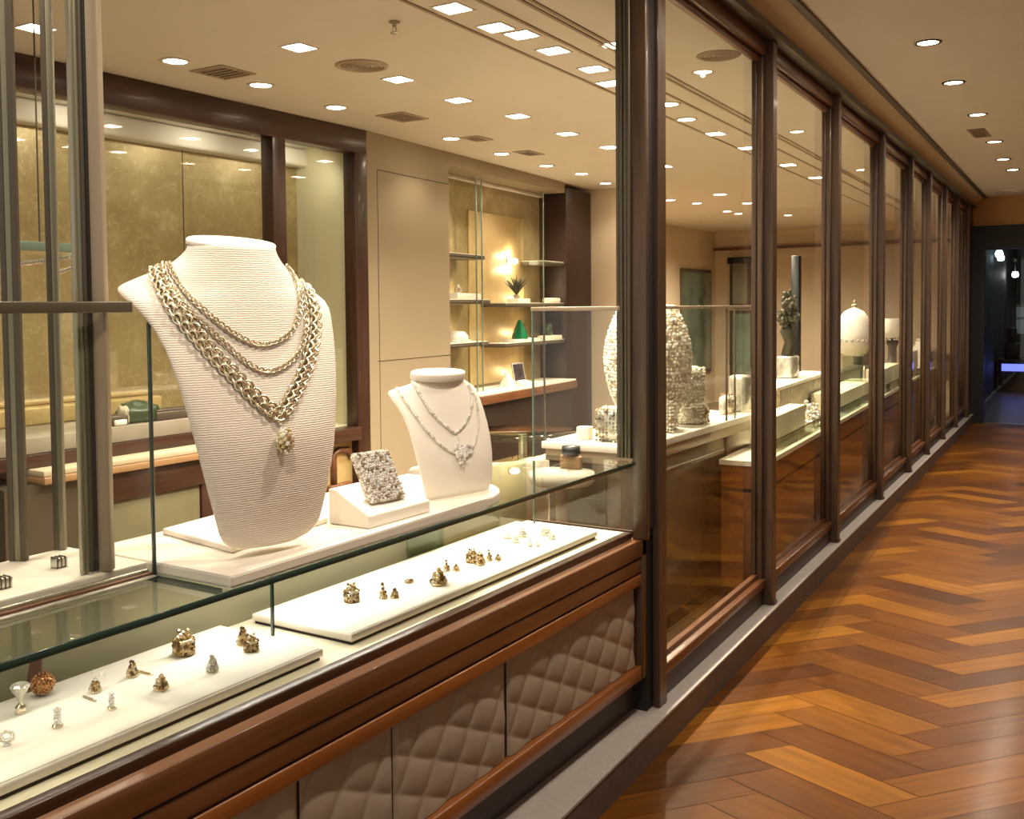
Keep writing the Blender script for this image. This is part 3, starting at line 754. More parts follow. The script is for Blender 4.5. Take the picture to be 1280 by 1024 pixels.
def jewel(name, cat, label, px, py, w, h, kind, mt=champagne, smt=gem, group=None):
    P = at_z(px, py, ZT); k = depth(P)/FPX; W = w*k*1.22; H = h*k*1.12
    t = thing(name, label, cat, P, group); f = M(); s = M(); r = W*.13
    vd = Vector((P.x, P.y, 0)).normalized()           # away from the camera, along the tray
    sd = Vector((-vd.y, vd.x, 0))
    if kind == 'cone':
        f.torus(W*.36, r*.55, Matrix.Translation(P+Vector((0, 0, r*.56))), 18, 8)
        f.lathe([(W*.30, 0), (W*.22, H*.3), (W*.09, H*.8), (0, H*.84)], 12, Matrix.Translation(P+Vector((0, 0, r*.9))))
        L = max(3, int(H/(r*1.5)))
        for i in range(L):
            rr = W*.36*(1-i/L)**.9; n = max(1, int(2*math.pi*rr/(r*1.7))); z = r*1.5+(H-2.4*r)*i/max(1, L-1)
            for q in range(n):
                a = 2*math.pi*q/n+i*.7; s.ball(P+Vector((rr*math.cos(a), rr*math.sin(a), z)), r*(.75+.45*rj.random()), 1, smooth=False)
    elif kind == 'oval':
        m = Matrix.Translation(P+Vector((0, 0, H*.5))) @ Matrix.Rotation(math.atan2(sd.y, sd.x), 4, 'Z') @ Matrix.Rotation(R(72), 4, 'X')
        f.torus(W*.36, W*.06, m, 24, 8)
        for i in range(18):
            a = 2*math.pi*i/18; s.ball(m @ Vector((W*.40*math.cos(a), W*.40*math.sin(a), 0)), W*.085, 1, smooth=False)
            if i % 2: s.ball(m @ Vector((W*.22*math.cos(a), W*.22*math.sin(a), W*.05)), W*.07, 1, smooth=False)
        f.lathe([(W*.22, 0), (W*.20, H*.06), (W*.08, H*.12), (0, H*.13)], 12, Matrix.Translation(P))
    elif kind == 'goblet':
        f.lathe([(W*.30, 0), (W*.30, H*.06), (W*.24, H*.12), (W*.30, H*.2), (W*.16, H*.28), (W*.07, H*.36), (0, H*.36)], 16, Matrix.Translation(P))
        s.lathe([(W*.07, H*.34), (W*.10, H*.42), (W*.24, H*.6), (W*.42, H*.78), (W*.48, H*.93), (W*.40, H*.99), (W*.2, H*.95), (0, H*.9)], 10, Matrix.Translation(P), False)
        for i in range(10):
            a = 2*math.pi*i/10; s.ball(P+Vector((W*.44*math.cos(a), W*.44*math.sin(a), H*.9)), W*.09, 1, smooth=False)
    elif kind == 'stud':
        f.lathe([(W*.42, 0), (W*.44, H*.08), (W*.36, H*.16), (W*.14, H*.2), (W*.11, H*.5), (0, H*.5)], 14, Matrix.Translation(P))
        for i in range(5):
            z = H*(.26+.16*i)
            for q in range(4):
                a = q*math.pi/2+i*.6; s.ball(P+Vector((W*.17*math.cos(a), W*.17*math.sin(a), z)), W*.16, 1, smooth=False)
    elif kind == 'ball':
        f.ball(P+Vector((0, 0, W*.5)), W*.44, 2); cluster(s, P+Vector((0, 0, W*.5)), W*.44, 90, W*.075, seed=8)
    elif kind == 'crown':
        f.lathe([(W*.40, 0), (W*.42, H*.1), (W*.40, H*.62), (W*.30, H*.66), (0, H*.66)], 18, Matrix.Translation(P))
        for i in range(5):
            for q in range(12):
                a = 2*math.pi*q/12+i*.26; rr = W*(.43 if i < 4 else .25); s.ball(P+Vector((rr*math.cos(a), rr*math.sin(a), H*(.10+.16*i))), W*.095*(.8+.4*rj.random()), 1, smooth=False)
        for q in range(5):
            a = 2*math.pi*q/5; s.ball(P+Vector((W*.2*math.cos(a), W*.2*math.sin(a), H*(.85+.12*(q % 2)))), W*.10, 1, smooth=False)
    elif kind == 'pair':
        for e, hh in ((-.26, 1.0), (.28, .62)):
            C = P + sd*(-W*e); L = 4 if hh == 1 else 3
            f.torus(W*.17, W*.045, Matrix.Translation(C+Vector((0, 0, W*.046))), 14, 6); f.lathe([(W*.13, 0), (W*.05, H*hh*.8), (0, H*hh*.82)], 8, Matrix.Translation(C+Vector((0, 0, W*.04))))
            for i in range(L):
                n = max(1, 6-2*i)
                for q in range(n):
                    a = 2*math.pi*q/n+i; rr = W*.15*(1-i/L); s.ball(C+Vector((rr*math.cos(a), rr*math.sin(a), W*.1+(H*hh-W*.18)*i/(L-1))), W*.085*(.8+.4*rj.random()), 1, smooth=False)
    elif kind == 'pin':
        d = (at_z(px+w/2, py+h/2, ZT)-at_z(px-w/2, py-h/2, ZT)); L = d.length; d.normalize()
        a = P - d*L/2 + Vector((0, 0, .0022)); b = P + d*L/2 + Vector((0, 0, .0022))
        f.tube([a, a.lerp(b, .15), a.lerp(b, .8), b], [.0008, .002, .002, .0012], 8)
        for i in range(4): s.ball(a.lerp(b, .25+.16*i)+Vector((0, 0, .0018)), .0014, 1, smooth=False)
    nm = {'pin': ('shaft', 'set_stones'), 'goblet': ('foot', 'crystal_cup'), 'ball': ('core', 'beads')}.get(kind, ('setting', 'stones'))
    if f.v: adopt(f.build(nm[0], mt), t)
    if s.v: adopt(s.build(nm[1], {'champagne_gold': paveg, 'gold': paveg, 'brilliant': pave, 'silver': pavew}.get(smt.name, smt)), t)
    return t
GL = 'rings on the left tray'; GRT = 'earrings on the right tray'
jewel('oval_ring', 'ring', 'oval silver pave ring standing on edge at the near left of the left tray', 9, 932, 18, 20, 'oval', silver, gem, GL)
jewel('goblet_ring', 'ring', 'ring with a tall goblet-shaped clear crystal on a small gold foot', 26, 891, 19, 33, 'goblet', champagne, glassy, GL)
jewel('beaded_ball', 'brooch', 'dark bronze beaded ball beside the brown support at the left', 54, 869, 24, 24, 'ball', rosegold, rosegold)
jewel('stud_ring', 'ring', 'slender silver ring standing at the near edge below the gold pin', 72, 909, 13, 22, 'stud', champagne, silver, GL)
jewel('cluster_ring', 'ring', 'round cluster ring with a curl of silver wire rising above it', 119, 865, 14, 16, 'cone', champagne, champagne, GL)
jewel('stick_pin', 'pin', 'small silver stick pin lying between the wire cluster ring and the near studs', 112, 874.5, 17, 6, 'pin', champagne, silver, 'stick pins on the left tray')
jewel('stud_ring', 'ring', 'slender silver ring standing right of the silver stick pin', 140, 886.5, 11, 20, 'stud', champagne, silver, GL)
jewel('cluster_ring', 'ring', 'pointed cluster ring with a gold stick pin lying beside it', 165.5, 845.5, 14, 18, 'cone', champagne, goldm, GL)
jewel('stick_pin', 'pin', 'gold stick pin lying right of a pointed cluster ring', 182, 842.5, 18, 5, 'pin', goldm, goldm, 'stick pins on the left tray')
jewel('cluster_ring', 'ring', 'squat gold cluster ring near the front middle of the left tray', 201.5, 862, 17, 17, 'cone', goldm, champagne, GL)
jewel('crown_ring', 'ring', 'large dark gold crown-shaped ring at the back of the left tray', 230, 818, 23, 27, 'crown', goldm, goldm, GL)
jewel('cluster_ring', 'ring', 'pale pointed cluster ring below and right of the large crown ring', 265.5, 838.5, 14, 18, 'cone', champagne, silver, GL)
jewel('cluster_ring', 'ring', 'tall gold ring at the right end of the left tray, behind a wider one', 303.5, 805.5, 15, 20, 'cone', goldm, champagne, GL)
jewel('cluster_ring', 'ring', 'wide gold ring at the right end of the left tray, before a taller one', 314, 813, 16, 18, 'crown', champagne, goldm, GL)
# the curl of wire
P = at_z(119, 865, ZT); k = depth(P)/FPX; sdv = rt0
wc = []
for i in range(46):
    u = i/45; wc.append(P + sdv*k*(-3+17*u) + Vector((0, 0, k*(20+3.0*math.sin(u*19)+ (1.5 if u > .6 else 0)))) - fw*k*2*math.cos(u*19))
wc = [P+Vector((0, 0, k*13))] + wc
cw = M(); cw.tube(wc, .0006, 6); tag(cw.build('wire_curl', silver), 'thin curl of silver wire standing up out of a round cluster ring', 'wire')
# brown support behind the beaded ball
P = at_z(40, 862, ZT); k = depth(P)/FPX
bs = M(Matrix.Translation(P) @ Matrix.Rotation(R(32), 4, 'Z')); bs.prism([(-8*k, 0), (9*k, 0), (9*k, 2*k), (-8*k, 2*k)], 0, .002)
bs.add([(-9*k, 0, 0), (9*k, 0, 0), (9*k, 9*k, 0), (-9*k, 9*k, 0), (-4*k, 6*k, 37*k), (10*k, 6*k, 37*k), (10*k, 10*k, 37*k), (-4*k, 10*k, 37*k)], [(0,1,2,3)[::-1], (0,1,5,4), (1,2,6,5), (2,3,7,6), (3,0,4,7), (4,5,6,7)])
tag(bs.build('jewel_support', browncloth, bevel=.001), 'brown tapering support standing behind the beaded ball on the left tray', 'display stand')
for a in (('crown_ring', 'ring', 'gold ring with stacked rows of stones, nearest on the right tray', 439.5, 752, 17, 20, 'crown', champagne, champagne),
          ('earring_pair', 'earrings', 'tall and short gold earring pair second from the near end of the right tray', 486, 748, 22, 18, 'pair', goldm, champagne),
          ('cluster_ring', 'ring', 'very small pale ring, hardly visible, third from the near end of the right tray', 512, 728.5, 10, 5, 'cone', champagne, champagne),
          ('cluster_ring', 'ring', 'pointed gold cluster ring at the front middle of the right tray', 548.5, 731, 20, 19, 'cone', goldm, champagne),
          ('earring_pair', 'earrings', 'gold earring pair lying behind the pointed cluster ring', 564, 714, 18, 13, 'pair', goldm, champagne),
          ('crown_ring', 'ring', 'gold ring left of two close companions past the middle of the right tray', 590, 703, 13, 15, 'crown', goldm, champagne),
          ('cluster_ring', 'ring', 'dark gold pointed ring between its two close neighbours past the middle of the right tray', 600.5, 706, 12, 15, 'cone', goldm, goldm),
          ('earring_pair', 'earrings', 'gold earring pair right of the dark gold pointed ring', 617, 701, 17, 13, 'pair', goldm, champagne),
          ('cluster_ring', 'ring', 'pale washed-out ring, leftmost of the far group on the right tray', 634, 673, 11, 7, 'cone', champagne, silver),
          ('cluster_ring', 'ring', 'pale ring in front of the tallest one in the far group of the right tray', 645, 678, 10, 8, 'cone', champagne, silver),
          ('cluster_ring', 'ring', 'tallest pale ring at the back of the far group on the right tray', 653, 671, 11, 11, 'cone', champagne, silver),
          ('earring_pair', 'earrings', 'pale earring pair nearest the front edge in the far group of the right tray', 667, 683, 14, 9, 'pair', champagne, silver),
          ('crown_ring', 'ring', 'brilliant white ring flashing in the light near the far end of the right tray', 683, 669, 11, 9, 'crown', silver, gem),
          ('cluster_ring', 'ring', 'pale ring rightmost on the right tray', 690, 674, 9, 7, 'cone', champagne, silver)):
    jewel(*a, group=GRT)

# ================================================================== REAR VITRINE (left)
XV = -4.22
vt = thing('wall_vitrine', 'long mahogany-framed display vitrine lined with gold leaf, behind the large bust', 'display case', (-4.4, 3.2, 0))
adopt(M().bbox(XV-.10, XV, -1.0, 5.025, 2.495, 2.648, .006).build('head_beam', mahog), vt)
adopt(M().bbox(XV-.10, XV-.004, 4.195, 4.30, .75, 2.497, .005).build('mullion', mahogZ), vt)
adopt(M().bbox(XV-.10, XV, 4.905, 5.025, .0, 2.497, .005).build('jamb', mahogZ), vt)
adopt(M().bbox(XV-.10, XV+.02, 3.9, 4.91, .665, .748, .005).build('sill', mahog), vt)
adopt(M().box(-4.80, -4.76, -1.0, 3.998, .80, 2.44).build('leaf_panel', leaf), vt)
adopt(M().box(-4.80, -4.76, 4.002, 4.98, .80, 2.44).build('leaf_panel', leaf), vt)
adopt(M().box(-4.765, -4.758, 3.997, 4.003, .80, 2.44).build('panel_joint', bronze), vt)
adopt(M().box(-4.80, XV-.10, 4.94, 4.985, .75, 2.6).build('side_lining', palegreen), vt)
adopt(M().box(-4.80, XV-.10, -1.0, 4.985, 2.56, 2.60).build('top_lining', cream), vt)
adopt(M().bbox(-4.80, -4.66, -1.0, 4.98, 2.44, 2.556, .02).build('cove', cream), vt)
adopt(M().box(XV-.07, XV-.064, -1.0, 4.195, .92, 2.495).build('front_glass', casegl), vt)
adopt(M().box(XV-.07, XV-.064, 4.30, 4.905, .75, 2.495).build('front_glass', casegl), vt)
adopt(M().box(-4.80, XV-.10, 3.75, 4.985, .72, .755).build('floor_lining', palegreen), vt)
adopt(M().box(-4.8, XV-.06, 3.7, 4.905, .10, .665).build('lower_leaf_panel', leaf2), vt)
# inner plinth with grey face, cream ledge, drawers, olive doors
b = M(); b.bbox(-4.755, -4.18, .8, 3.70, .863, .94, .004); adopt(b.build('grey_plinth', plain('taupe_plinth', (.26, .23, .17), .45, noise=.1, nscale=6)), vt)
b = M(); b.bbox(-4.755, -4.60, .8, 3.69, .94, 1.03, .01); b.bbox(-4.755, -4.68, .8, 3.69, 1.03, 1.06, .01); adopt(b.build('stepped_lining', leaf2), vt)
adopt(M().bbox(-4.75, -4.17, .8, 3.70, .801, .862, .003).build('wood_band', mahog), vt)
adopt(M().bbox(-4.75, -4.06, 2.62, 3.66, .772, .800, .004).build('cream_ledge', plain('ledge_cream', (.50, .42, .28), .5)), vt)
adopt(M().bbox(-4.75, -4.055, 2.62, 3.66, .738, .771, .004).build('ledge_edge', tanwd), vt)
adopt(M().bbox(-4.75, -4.09, 2.86, 3.68, .60, .735, .004).build('drawer_band', mahog), vt)
adopt(M().bbox(-4.75, -4.11, 2.86, 3.52, .0, .60, .004).build('olive_door', olive), vt)
adopt(M().bbox(-4.75, -4.10, 3.525, 3.60, .0, .60, .004).build('door_stile', mahogZ), vt)
adopt(M().box(-4.74, -4.10, 2.46, 2.855, .0, .736).build('dark_end_panel', bronze), vt)
def stone(P, l, h, w, seed, mt, name, rot=0.0):
    bm = bmesh.new(); bmesh.ops.create_icosphere(bm, subdivisions=3, radius=1); rr = random.Random(seed)
    ph = [rr.random()*6 for _ in range(6)]
    for v in bm.verts:
        c = v.co; k = 1+.16*math.sin(5*c.x+ph[0])*math.cos(4*c.y+ph[1])+.10*math.sin(9*c.z+ph[2]+3*c.x)
        v.co = Vector((c.x*w/2*k, c.y*l/2*k, max(-.5, c.z*k)*h*.62+h*.31))
    return M(Matrix.Translation(P) @ Matrix.Rotation(rot, 4, 'Z')).bm(bm, True).build(name, mt)
P = at_x(172, 531, -4.28); P.z = .9402
tag(stone(P, .22, .12, .14, 4, darkgreen, 'green_stone'), 'rough dark green stone on the taupe plinth left of the large bust', 'stone')
P = at_x(154, 531, -4.26); P.z = .9402
tag(stone(P, .055, .10, .08, 9, rockm, 'pale_stone'), 'pale grey stone leaning against the dark green stone', 'stone')
P = at_x(222, 524, -4.26)
sb = M(Matrix.Translation((P.x, P.y, .9402))); sb.bbox(-.05, .05, -.17, .17, 0, .045, .006); sb.bbox(-.045, .045, -.165, .165, .045, .055, .004)
tag(sb.build('dark_case', bronze), 'long flat dark case right of the green stone behind the large bust', 'case')
P = at_x(142, 528, -4.26); tag(M(Matrix.Translation((P.x, P.y, .9402))).bbox(-.05, .05, -.05, .05, 0, .05, .006).build('small_dark_box', bronze), 'small dark box beside the mullion, left of the pale stone', 'box')
P = at_x(149, 531, -4.22); tag(M(Matrix.Translation((P.x, P.y, .9402))).bbox(-.02, .02, -.035, .035, 0, .03, .008).build('white_card', whitetop), 'small white block between the dark box and the pale stone', 'block')
# brown thing in the lower vitrine
P = at_x(430, 560, -4.27)
hb_ = M(); hb_.tube([(P.x, P.y-.10, .40), (P.x, P.y-.10, .585), (P.x, P.y-.05, .61), (P.x, P.y+.04, .60), (P.x, P.y+.06, .56)], .022, 10)
hb_.bbox(P.x-.03, P.x+.03, P.y-.16, P.y+.05, .10, .40, .01)
tag(hb_.build('brown_stand', brown), 'small brown hooked stand in front of the lower gold panel behind the wedge', 'stand')
# glass shelf at the left; jewellery reflections below it built as strings of brilliants
ls = thing('glass_shelf', 'frameless glass shelf high at the left edge of the photo', 'shelf', at_x(50, 306, -3.2))
P0_ = at_x(-12, 309, -3.2); P1_ = at_x(97, 297, -3.2)
Ps = (P0_+P1_)/2
adopt(M().box(-3.55, -3.2, P0_.y, P1_.y, Ps.z-.03, Ps.z).build('shelf_glass', greengl), ls)
adopt(M().bbox(-3.2, -3.192, P0_.y, P1_.y, Ps.z-.03, Ps.z+.002, .001).build('polished_edge', edgel), ls)
for j in (.05, .95):
    y = P0_.y+(P1_.y-P0_.y)*j; adopt(M().cyl((-3.4, y), .003, Ps.z, 2.6485, 10).build('hanger', bronze), ls)
for nm, lab, pts in (('reflected_string', 'string of brilliants, a jewellery reflection built under the glass shelf at the left', [(-4, 334), (30, 329), (60, 326), (92, 320)]), ('reflected_string', 'short second string of brilliants, a jewellery reflection built below the first, beside the mullion', [(60, 338), (75, 340), (90, 335)])):
    s = M(); m_ = M(); pts3 = [at_x(x, y, -3.25) for x, y in pts]
    m_.tube(pts3, .0025, 6)
    for i in range(len(pts3)-1):
        for q in range(9):
            p = pts3[i].lerp(pts3[i+1], q/9); s.ball(p, .008+.004*rj.random(), 1, smooth=False)
    t = thing(nm, lab, 'necklace', pts3[1], 'strings of brilliants at the left'); adopt(s.build('stones', gem), t); adopt(m_.build('wire', silver), t)
    for e_ in (pts3[0], pts3[-1]): adopt(M().tube([e_, (e_.x, e_.y, Ps.z-.03)], .0012, 6).build('hanging_wire', silver), t)

# ================================================================== GOLD SHELF RECESS (centre)
rc = sempty('wall_recess', MB_ @ Vector((-.14, 2.1, .8)))
adopt(M(MB_).box(-.284, -.272, 1.03, 3.15, .10, 2.556).build('leaf_lining', leaf), rc)
adopt(M(MB_).bbox(-.272, -.255, 1.78, 2.78, .86, 2.30, .004).build('leaf_niche_panel', leaf2), rc)
adopt(M(MB_).bbox(-.27, -.225, 1.035, 3.145, 2.525, 2.553, .004).build('cream_head', cream), rc)
def Bp(px, py, off=-.12):
    n = (MB_.to_3x3() @ Vector((1, 0, 0))); o = MB_ @ Vector((off, 0, 0))
    return MB_.inverted() @ at_plane(px, py, n, o)
for lab, px in (('glass divider standing left of the middle niche', 594), ('glass divider standing left of the middle niche, the second of two', 601), ('glass divider standing right of the middle niche', 678)):
    s = Bp(px, 350, -.02).y; t = thing('glass_divider', lab, 'glass divider', MB_ @ Vector((-.12, s, .84)), 'glass dividers in the gold recess')
    adopt(M(MB_).box(-.25, -.012, s-.004, s+.004, .842, 2.524).build('pane', casegl), t)
    adopt(M(MB_).box(-.012, -.004, s-.005, s+.005, .842, 2.524).build('polished_edge', edgel), t)
bc = thing('back_counter', 'dark wood counter with a lit top under the gold recess', 'counter', MB_ @ Vector((-.1, 2.3, .0)))
adopt(M(MB_).bbox(-.25, .10, 1.30, 3.14, .822, .840, .003).build('lit_top', deckm), bc)
adopt(M(MB_).bbox(-.25, .11, 1.29, 3.145, .755, .821, .005).build('front_rail', brown), bc)
adopt(M(MB_).bbox(-.25, .06, 1.33, 3.14, .0, .755, .005).build('dark_body', espresso), bc)
SH = []
def shelf(x0, x1, y, off, lab, nm='wall_shelf'):
    a = Bp(x0, y, off); b = Bp(x1, y, off); z = (a.z+b.z)/2
    t = thing(nm, lab, 'shelf', MB_ @ Vector((-.12, (a.y+b.y)/2, z-.03)), 'shelves in the gold recess')
    adopt(M(MB_).bbox(-.252, off, a.y, b.y, z-.036, z-.006, .002).build('board', bronze), t)
    adopt(M(MB_).bbox(-.25, off-.004, a.y+.005, b.y-.005, z-.006, z, .001).build('lit_top', deckm), t)
    adopt(M(MB_).bbox(off-.001, off+.003, a.y, b.y, z-.020, z-.016, .001).build('chrome_line', chrome), t)
    return z
zA1 = shelf(560, 606, 317, -.02, 'upper left bronze shelf in the gold recess')
zA2 = shelf(558, 613, 374, -.02, 'middle left bronze shelf in the gold recess')
zA3 = shelf(558, 611, 428, -.02, 'lower left bronze shelf in the gold recess')
zB1 = shelf(680, 713, 327, -.02, 'short upper right shelf beside the dark wood panel')
zB2 = shelf(632, 709, 378.5, -.02, 'middle right bronze shelf carrying the grey-green plant')
zB3 = shelf(632, 711, 426, -.02, 'lower right bronze shelf carrying the emerald green stone')
def onB(px, z, off=-.12):
    q = Bp(px, 400, off); return MB_ @ Vector((off, q.y, z+.0003))
def bbx(px0, px1, z, h, off, d, b=.004):
    a = Bp(px0, 400, off); c = Bp(px1, 400, off); return M(MB_).bbox(off-d/2, off+d/2, a.y, c.y, z+.0003, z+.0003+h, b)
tag(bbx(563, 592, zA2, .045, -.12, .14).build('cream_box', whitetop), 'flat cream box on the middle left shelf', 'box')
P = onB(573, zA2+.0456); t = thing('silver_ring', 'small silver ring on the flat cream box', 'ring', P)
q = M(); q.torus(.022, .006, Matrix.Translation(P+Vector((0, 0, .028))) @ Matrix.Rotation(R(90), 4, 'X') @ Matrix.Rotation(R(40), 4, 'Y'), 20, 8); adopt(q.build('band', silver), t)
q = M(); q.ball(P+Vector((0, 0, .058)), .012, 1, smooth=False); adopt(q.build('stone', pavew), t)
P = onB(571, zA3); q = M(); q.lathe([(.085, 0), (.09, .02), (.088, .05), (.06, .08), (0, .088)], 20, Matrix.Translation(P)); q.bbox(P.x-.07, P.x+.07, P.y-.10, P.y+.09, P.z, P.z+.018, .004)
tag(q.build('white_cushion', whitetop), 'rounded white display cushion on the lower left shelf', 'cushion')
# middle right shelf: plant on a white base, cream slab
tag(bbx(641, 657, zB2, .035, -.11, .10).build('white_stand', whitetop), 'white stand under the grey-green plant', 'stand')
P = onB(646, zB2+.0356, -.11); t = thing('small_plant', 'small grey-green feathery plant on a white base below the wall lamp', 'plant', P)
q = M(); q.lathe([(.022, 0), (.028, .03), (.02, .035), (0, .035)], 12, Matrix.Translation(P)); adopt(q.build('pot', rockm), t)
q = M(); rr = random.Random(3)
for k in range(46):
    a = rr.random()*6.28; l = .09+.10*rr.random(); ty = rr.random()*.8
    d = Vector((math.cos(a)*ty, math.sin(a)*ty, 1)).normalized(); p0 = P+Vector((0, 0, .03)); p1 = p0+d*l*.55; p2 = p0+d*l+Vector((math.cos(a), math.sin(a), -.3))*.02
    q.tube([p0, p1, p2], [.0025, .008, .001], 5)
adopt(q.build('foliage', leafm), t)
tag(bbx(684, 702, zB2, .045, -.11, .10, .012).build('cream_pouch', deckm), 'rounded cream pouch at the right of the middle right shelf', 'pouch')
tag(bbx(637, 668, zB3, .022, -.11, .13).build('white_slab', whitetop), 'white slab under the emerald green stone', 'slab')
P = onB(650, zB3+.0226, -.11); q = M(); q.lathe([(.075, 0), (.07, .03), (.045, .10), (.018, .16), (0, .165)], 7, Matrix.Translation(P), False)
tag(q.build('emerald_stone', emerald), 'emerald green cone-shaped stone on a white slab', 'gemstone')
tag(bbx(680, 708, zB3, .035, -.11, .13).build('cream_slab', deckm), 'cream slab at the right of the lower right shelf', 'slab')
P = onB(686, zB3+.0356, -.11); q = M(); q.lathe([(.034, 0), (.034, .10), (.02, .115), (0, .115)], 14, Matrix.Translation(P)); tag(q.build('green_jar', darkgreen), 'dark green jar standing on the cream slab', 'jar')
# counter top: frame, white shapes, paper
P = onB(650, .8402, -.08); t = thing('picture_frame', 'small dark picture frame in silver leaning on the back counter', 'picture frame', P)
mm = Matrix.Translation(P) @ Matrix.Rotation(BA+R(-8), 4, 'Z') @ Matrix.Rotation(R(-12), 4, 'Y')
adopt(M(mm).bbox(-.006, .006, -.085, .085, .018, .19, .002).build('frame', silver), t); adopt(M(mm).box(.0062, .0075, -.072, .072, .032, .176).build('picture', plain('dark_picture', (.06, .05, .05), .3, noise=.6, nscale=30)), t)
P = onB(634, .8402, -.06); q = M(); q.add([(-.05, -.06, 0), (.05, -.06, 0), (.05, .07, 0), (-.05, .07, 0), (-.01, -.01, .13), (-.01, .03, .12)], [(3,2,1,0), (0,1,4), (1,2,5,4), (2,3,5), (3,0,4,5)], mx=Matrix.Translation(P)); tag(q.build('folded_card', whitetop), 'white folded card left of the picture frame', 'card')
P = onB(653, .8402, .02); tag(M(Matrix.Translation(P)).bbox(-.03, .03, -.06, .05, 0, .05, .012).build('white_jewel_box', whitetop), 'small white jewel box in front of the picture frame', 'box')
P = onB(676, .8402, .0); tag(M(Matrix.Translation(P) @ Matrix.Rotation(.3, 4, 'Z')).box(-.07, .07, -.14, .14, 0, .004).build('paper_sheet', whitetop), 'white sheet of paper lying on the back counter', 'paper')
# wall lamp
q = Bp(639, 326, -.22); P = MB_ @ Vector((-.2545, q.y, q.z)); t = thing('wall_lamp', 'small white wall lamp glowing on the gold panel', 'wall lamp', P)
mm = Matrix.Translation(P) @ Matrix.Rotation(BA, 4, 'Z')
q = M(mm); q.lathe([(.03, 0), (.03, .012), (0, .012)], 16, Matrix.Rotation(R(90), 4, 'Y')); q.tube([(.01, 0, 0), (.03, 0, .0), (.04, 0, .01)], .006, 8); adopt(q.build('bracket', chrome), t)
q = M(mm); q.lathe([(.0, -.028), (.035, -.02), (.048, 0), (.034, .022), (.026, .023), (0, .02)], 20, Matrix.Translation((.052, 0, -.005)) @ Matrix.Scale(1.0, 4)); adopt(q.build('shade', sconcem), t)

# ================================================================== ISLAND COUNTER BEHIND THE FIRST BAY
ZI = .90
isl = thing('island_counter', 'white-topped display counter behind the first glazed bay', 'counter', (-2.05, 4.7, 0))
adopt(M().bbox(-2.262, -1.80, 3.87, 5.50, .868, ZI, .004).build('white_top', whitetop), isl)
adopt(M().bbox(-2.25, -1.812, 3.885, 5.49, .815, .868, .004).build('fascia', plain('taupe_fascia', (.40, .32, .21), .35), None), isl)
adopt(M().bbox(-2.24, -1.825, 3.90, 5.48, .06, .815, .004).build('body', plain('bronze_mirror_front', (.16, .12, .075), .22, .4)), isl)
q = M(); q.bbox(-1.826, -1.816, 3.95, 5.0, .745, .757, .002); q.bbox(-1.826, -1.816, 5.1, 5.45, .70, .712, .002); adopt(q.build('chrome_line', chrome), isl)
adopt(M().box(-1.824, -1.819, 5.04, 5.06, .08, .81).build('front_joint', bronze), isl)
q = M(); q.box(-2.20, -1.95, 3.892, 3.898, .55, .76); q.box(-2.20, -1.95, 3.888, 3.893, .645, .66); adopt(q.build('drawer_fronts', bronze), isl)
adopt(M().box(-2.23, -1.83, 3.94, 5.46, .0, .06).build('toe_board', gapblk), isl)
ic = thing('island_glass_case', 'tall glass case with a pale rail on the island counter', 'glass case', (-2.05, 5.2, ZI))
q = M(); q.box(-1.815, -1.810, 3.89, 5.49, ZI+.0004, 1.488); adopt(q.build('front_pane', casegl), ic)
q = M(); q.box(-2.25, -1.8155, 3.885, 3.89, ZI+.0004, 1.488); adopt(q.build('end_pane', casegl), ic)
q = M(); q.bbox(-1.822, -1.806, 3.88, 5.49, 1.488, 1.503, .002); q.bbox(-2.255, -1.8225, 3.88, 3.895, 1.488, 1.503, .002); adopt(q.build('top_rail', tanmet), ic)
q = M(); q.box(-1.817, -1.808, 5.02, 5.028, ZI+.0004, 1.488); q.box(-1.817, -1.808, 5.15, 5.155, ZI+.0004, 1.488); q.box(-2.256, -2.2505, 3.884, 3.892, ZI+.0004, 1.488); adopt(q.build('pane_edge', bronze), ic)

def spec(px0, px1, py1, py0, z, X):
    """place a thing whose outline reads px0..px1, py1(top)..py0(base) with its middle on the line x = X"""
    pm = (px0+px1)/2; d = ray(pm, py0); P = CAM + d*(X/d.x); P.z = z+.0004
    k = depth(P)/FPX; return P, (px1-px0)*k, (py0-py1)*k
# the bead-covered egg
P, W, H = spec(757, 863, 384, 545, ZI, -2.03)
eg = thing('beaded_egg_bust', 'tall egg-shaped display form covered in silver beads, behind the ribbed post', 'display form', P)
prof = [(0, 0), (W*.16, .004), (W*.24, .012)]
for i in range(1, 22):
    v = i/22; r_ = W*.5*math.sin(math.pi*(v**1.15*.80+.10))**.62; prof.append((r_, H*v))
prof += [(0, H)]
adopt(M().lathe(prof, 40, Matrix.Translation(P)).build('form', whitegold), eg)
bd = M(); rr = random.Random(17)
zs = [p[1] for p in prof]; rs = [p[0] for p in prof]
z = H*.06; row = 0
while z < H*.97:
    r_ = float(np.interp(z, zs, rs)); n = max(4, int(2*math.pi*r_/.0215))
    for k in range(n):
        a = 2*math.pi*(k+.5*(row % 2))/n + rr.gauss(0, .02)
        if math.cos(a-math.atan2(-P.y, -P.x)) > -.25: bd.ball(P+Vector((r_*math.cos(a), r_*math.sin(a), z+rr.gauss(0, .002))), .0095*(.7+.6*rr.random()), 1, smooth=False)
    z += .0165; row += 1
adopt(bd.build('beads', pavee), eg)
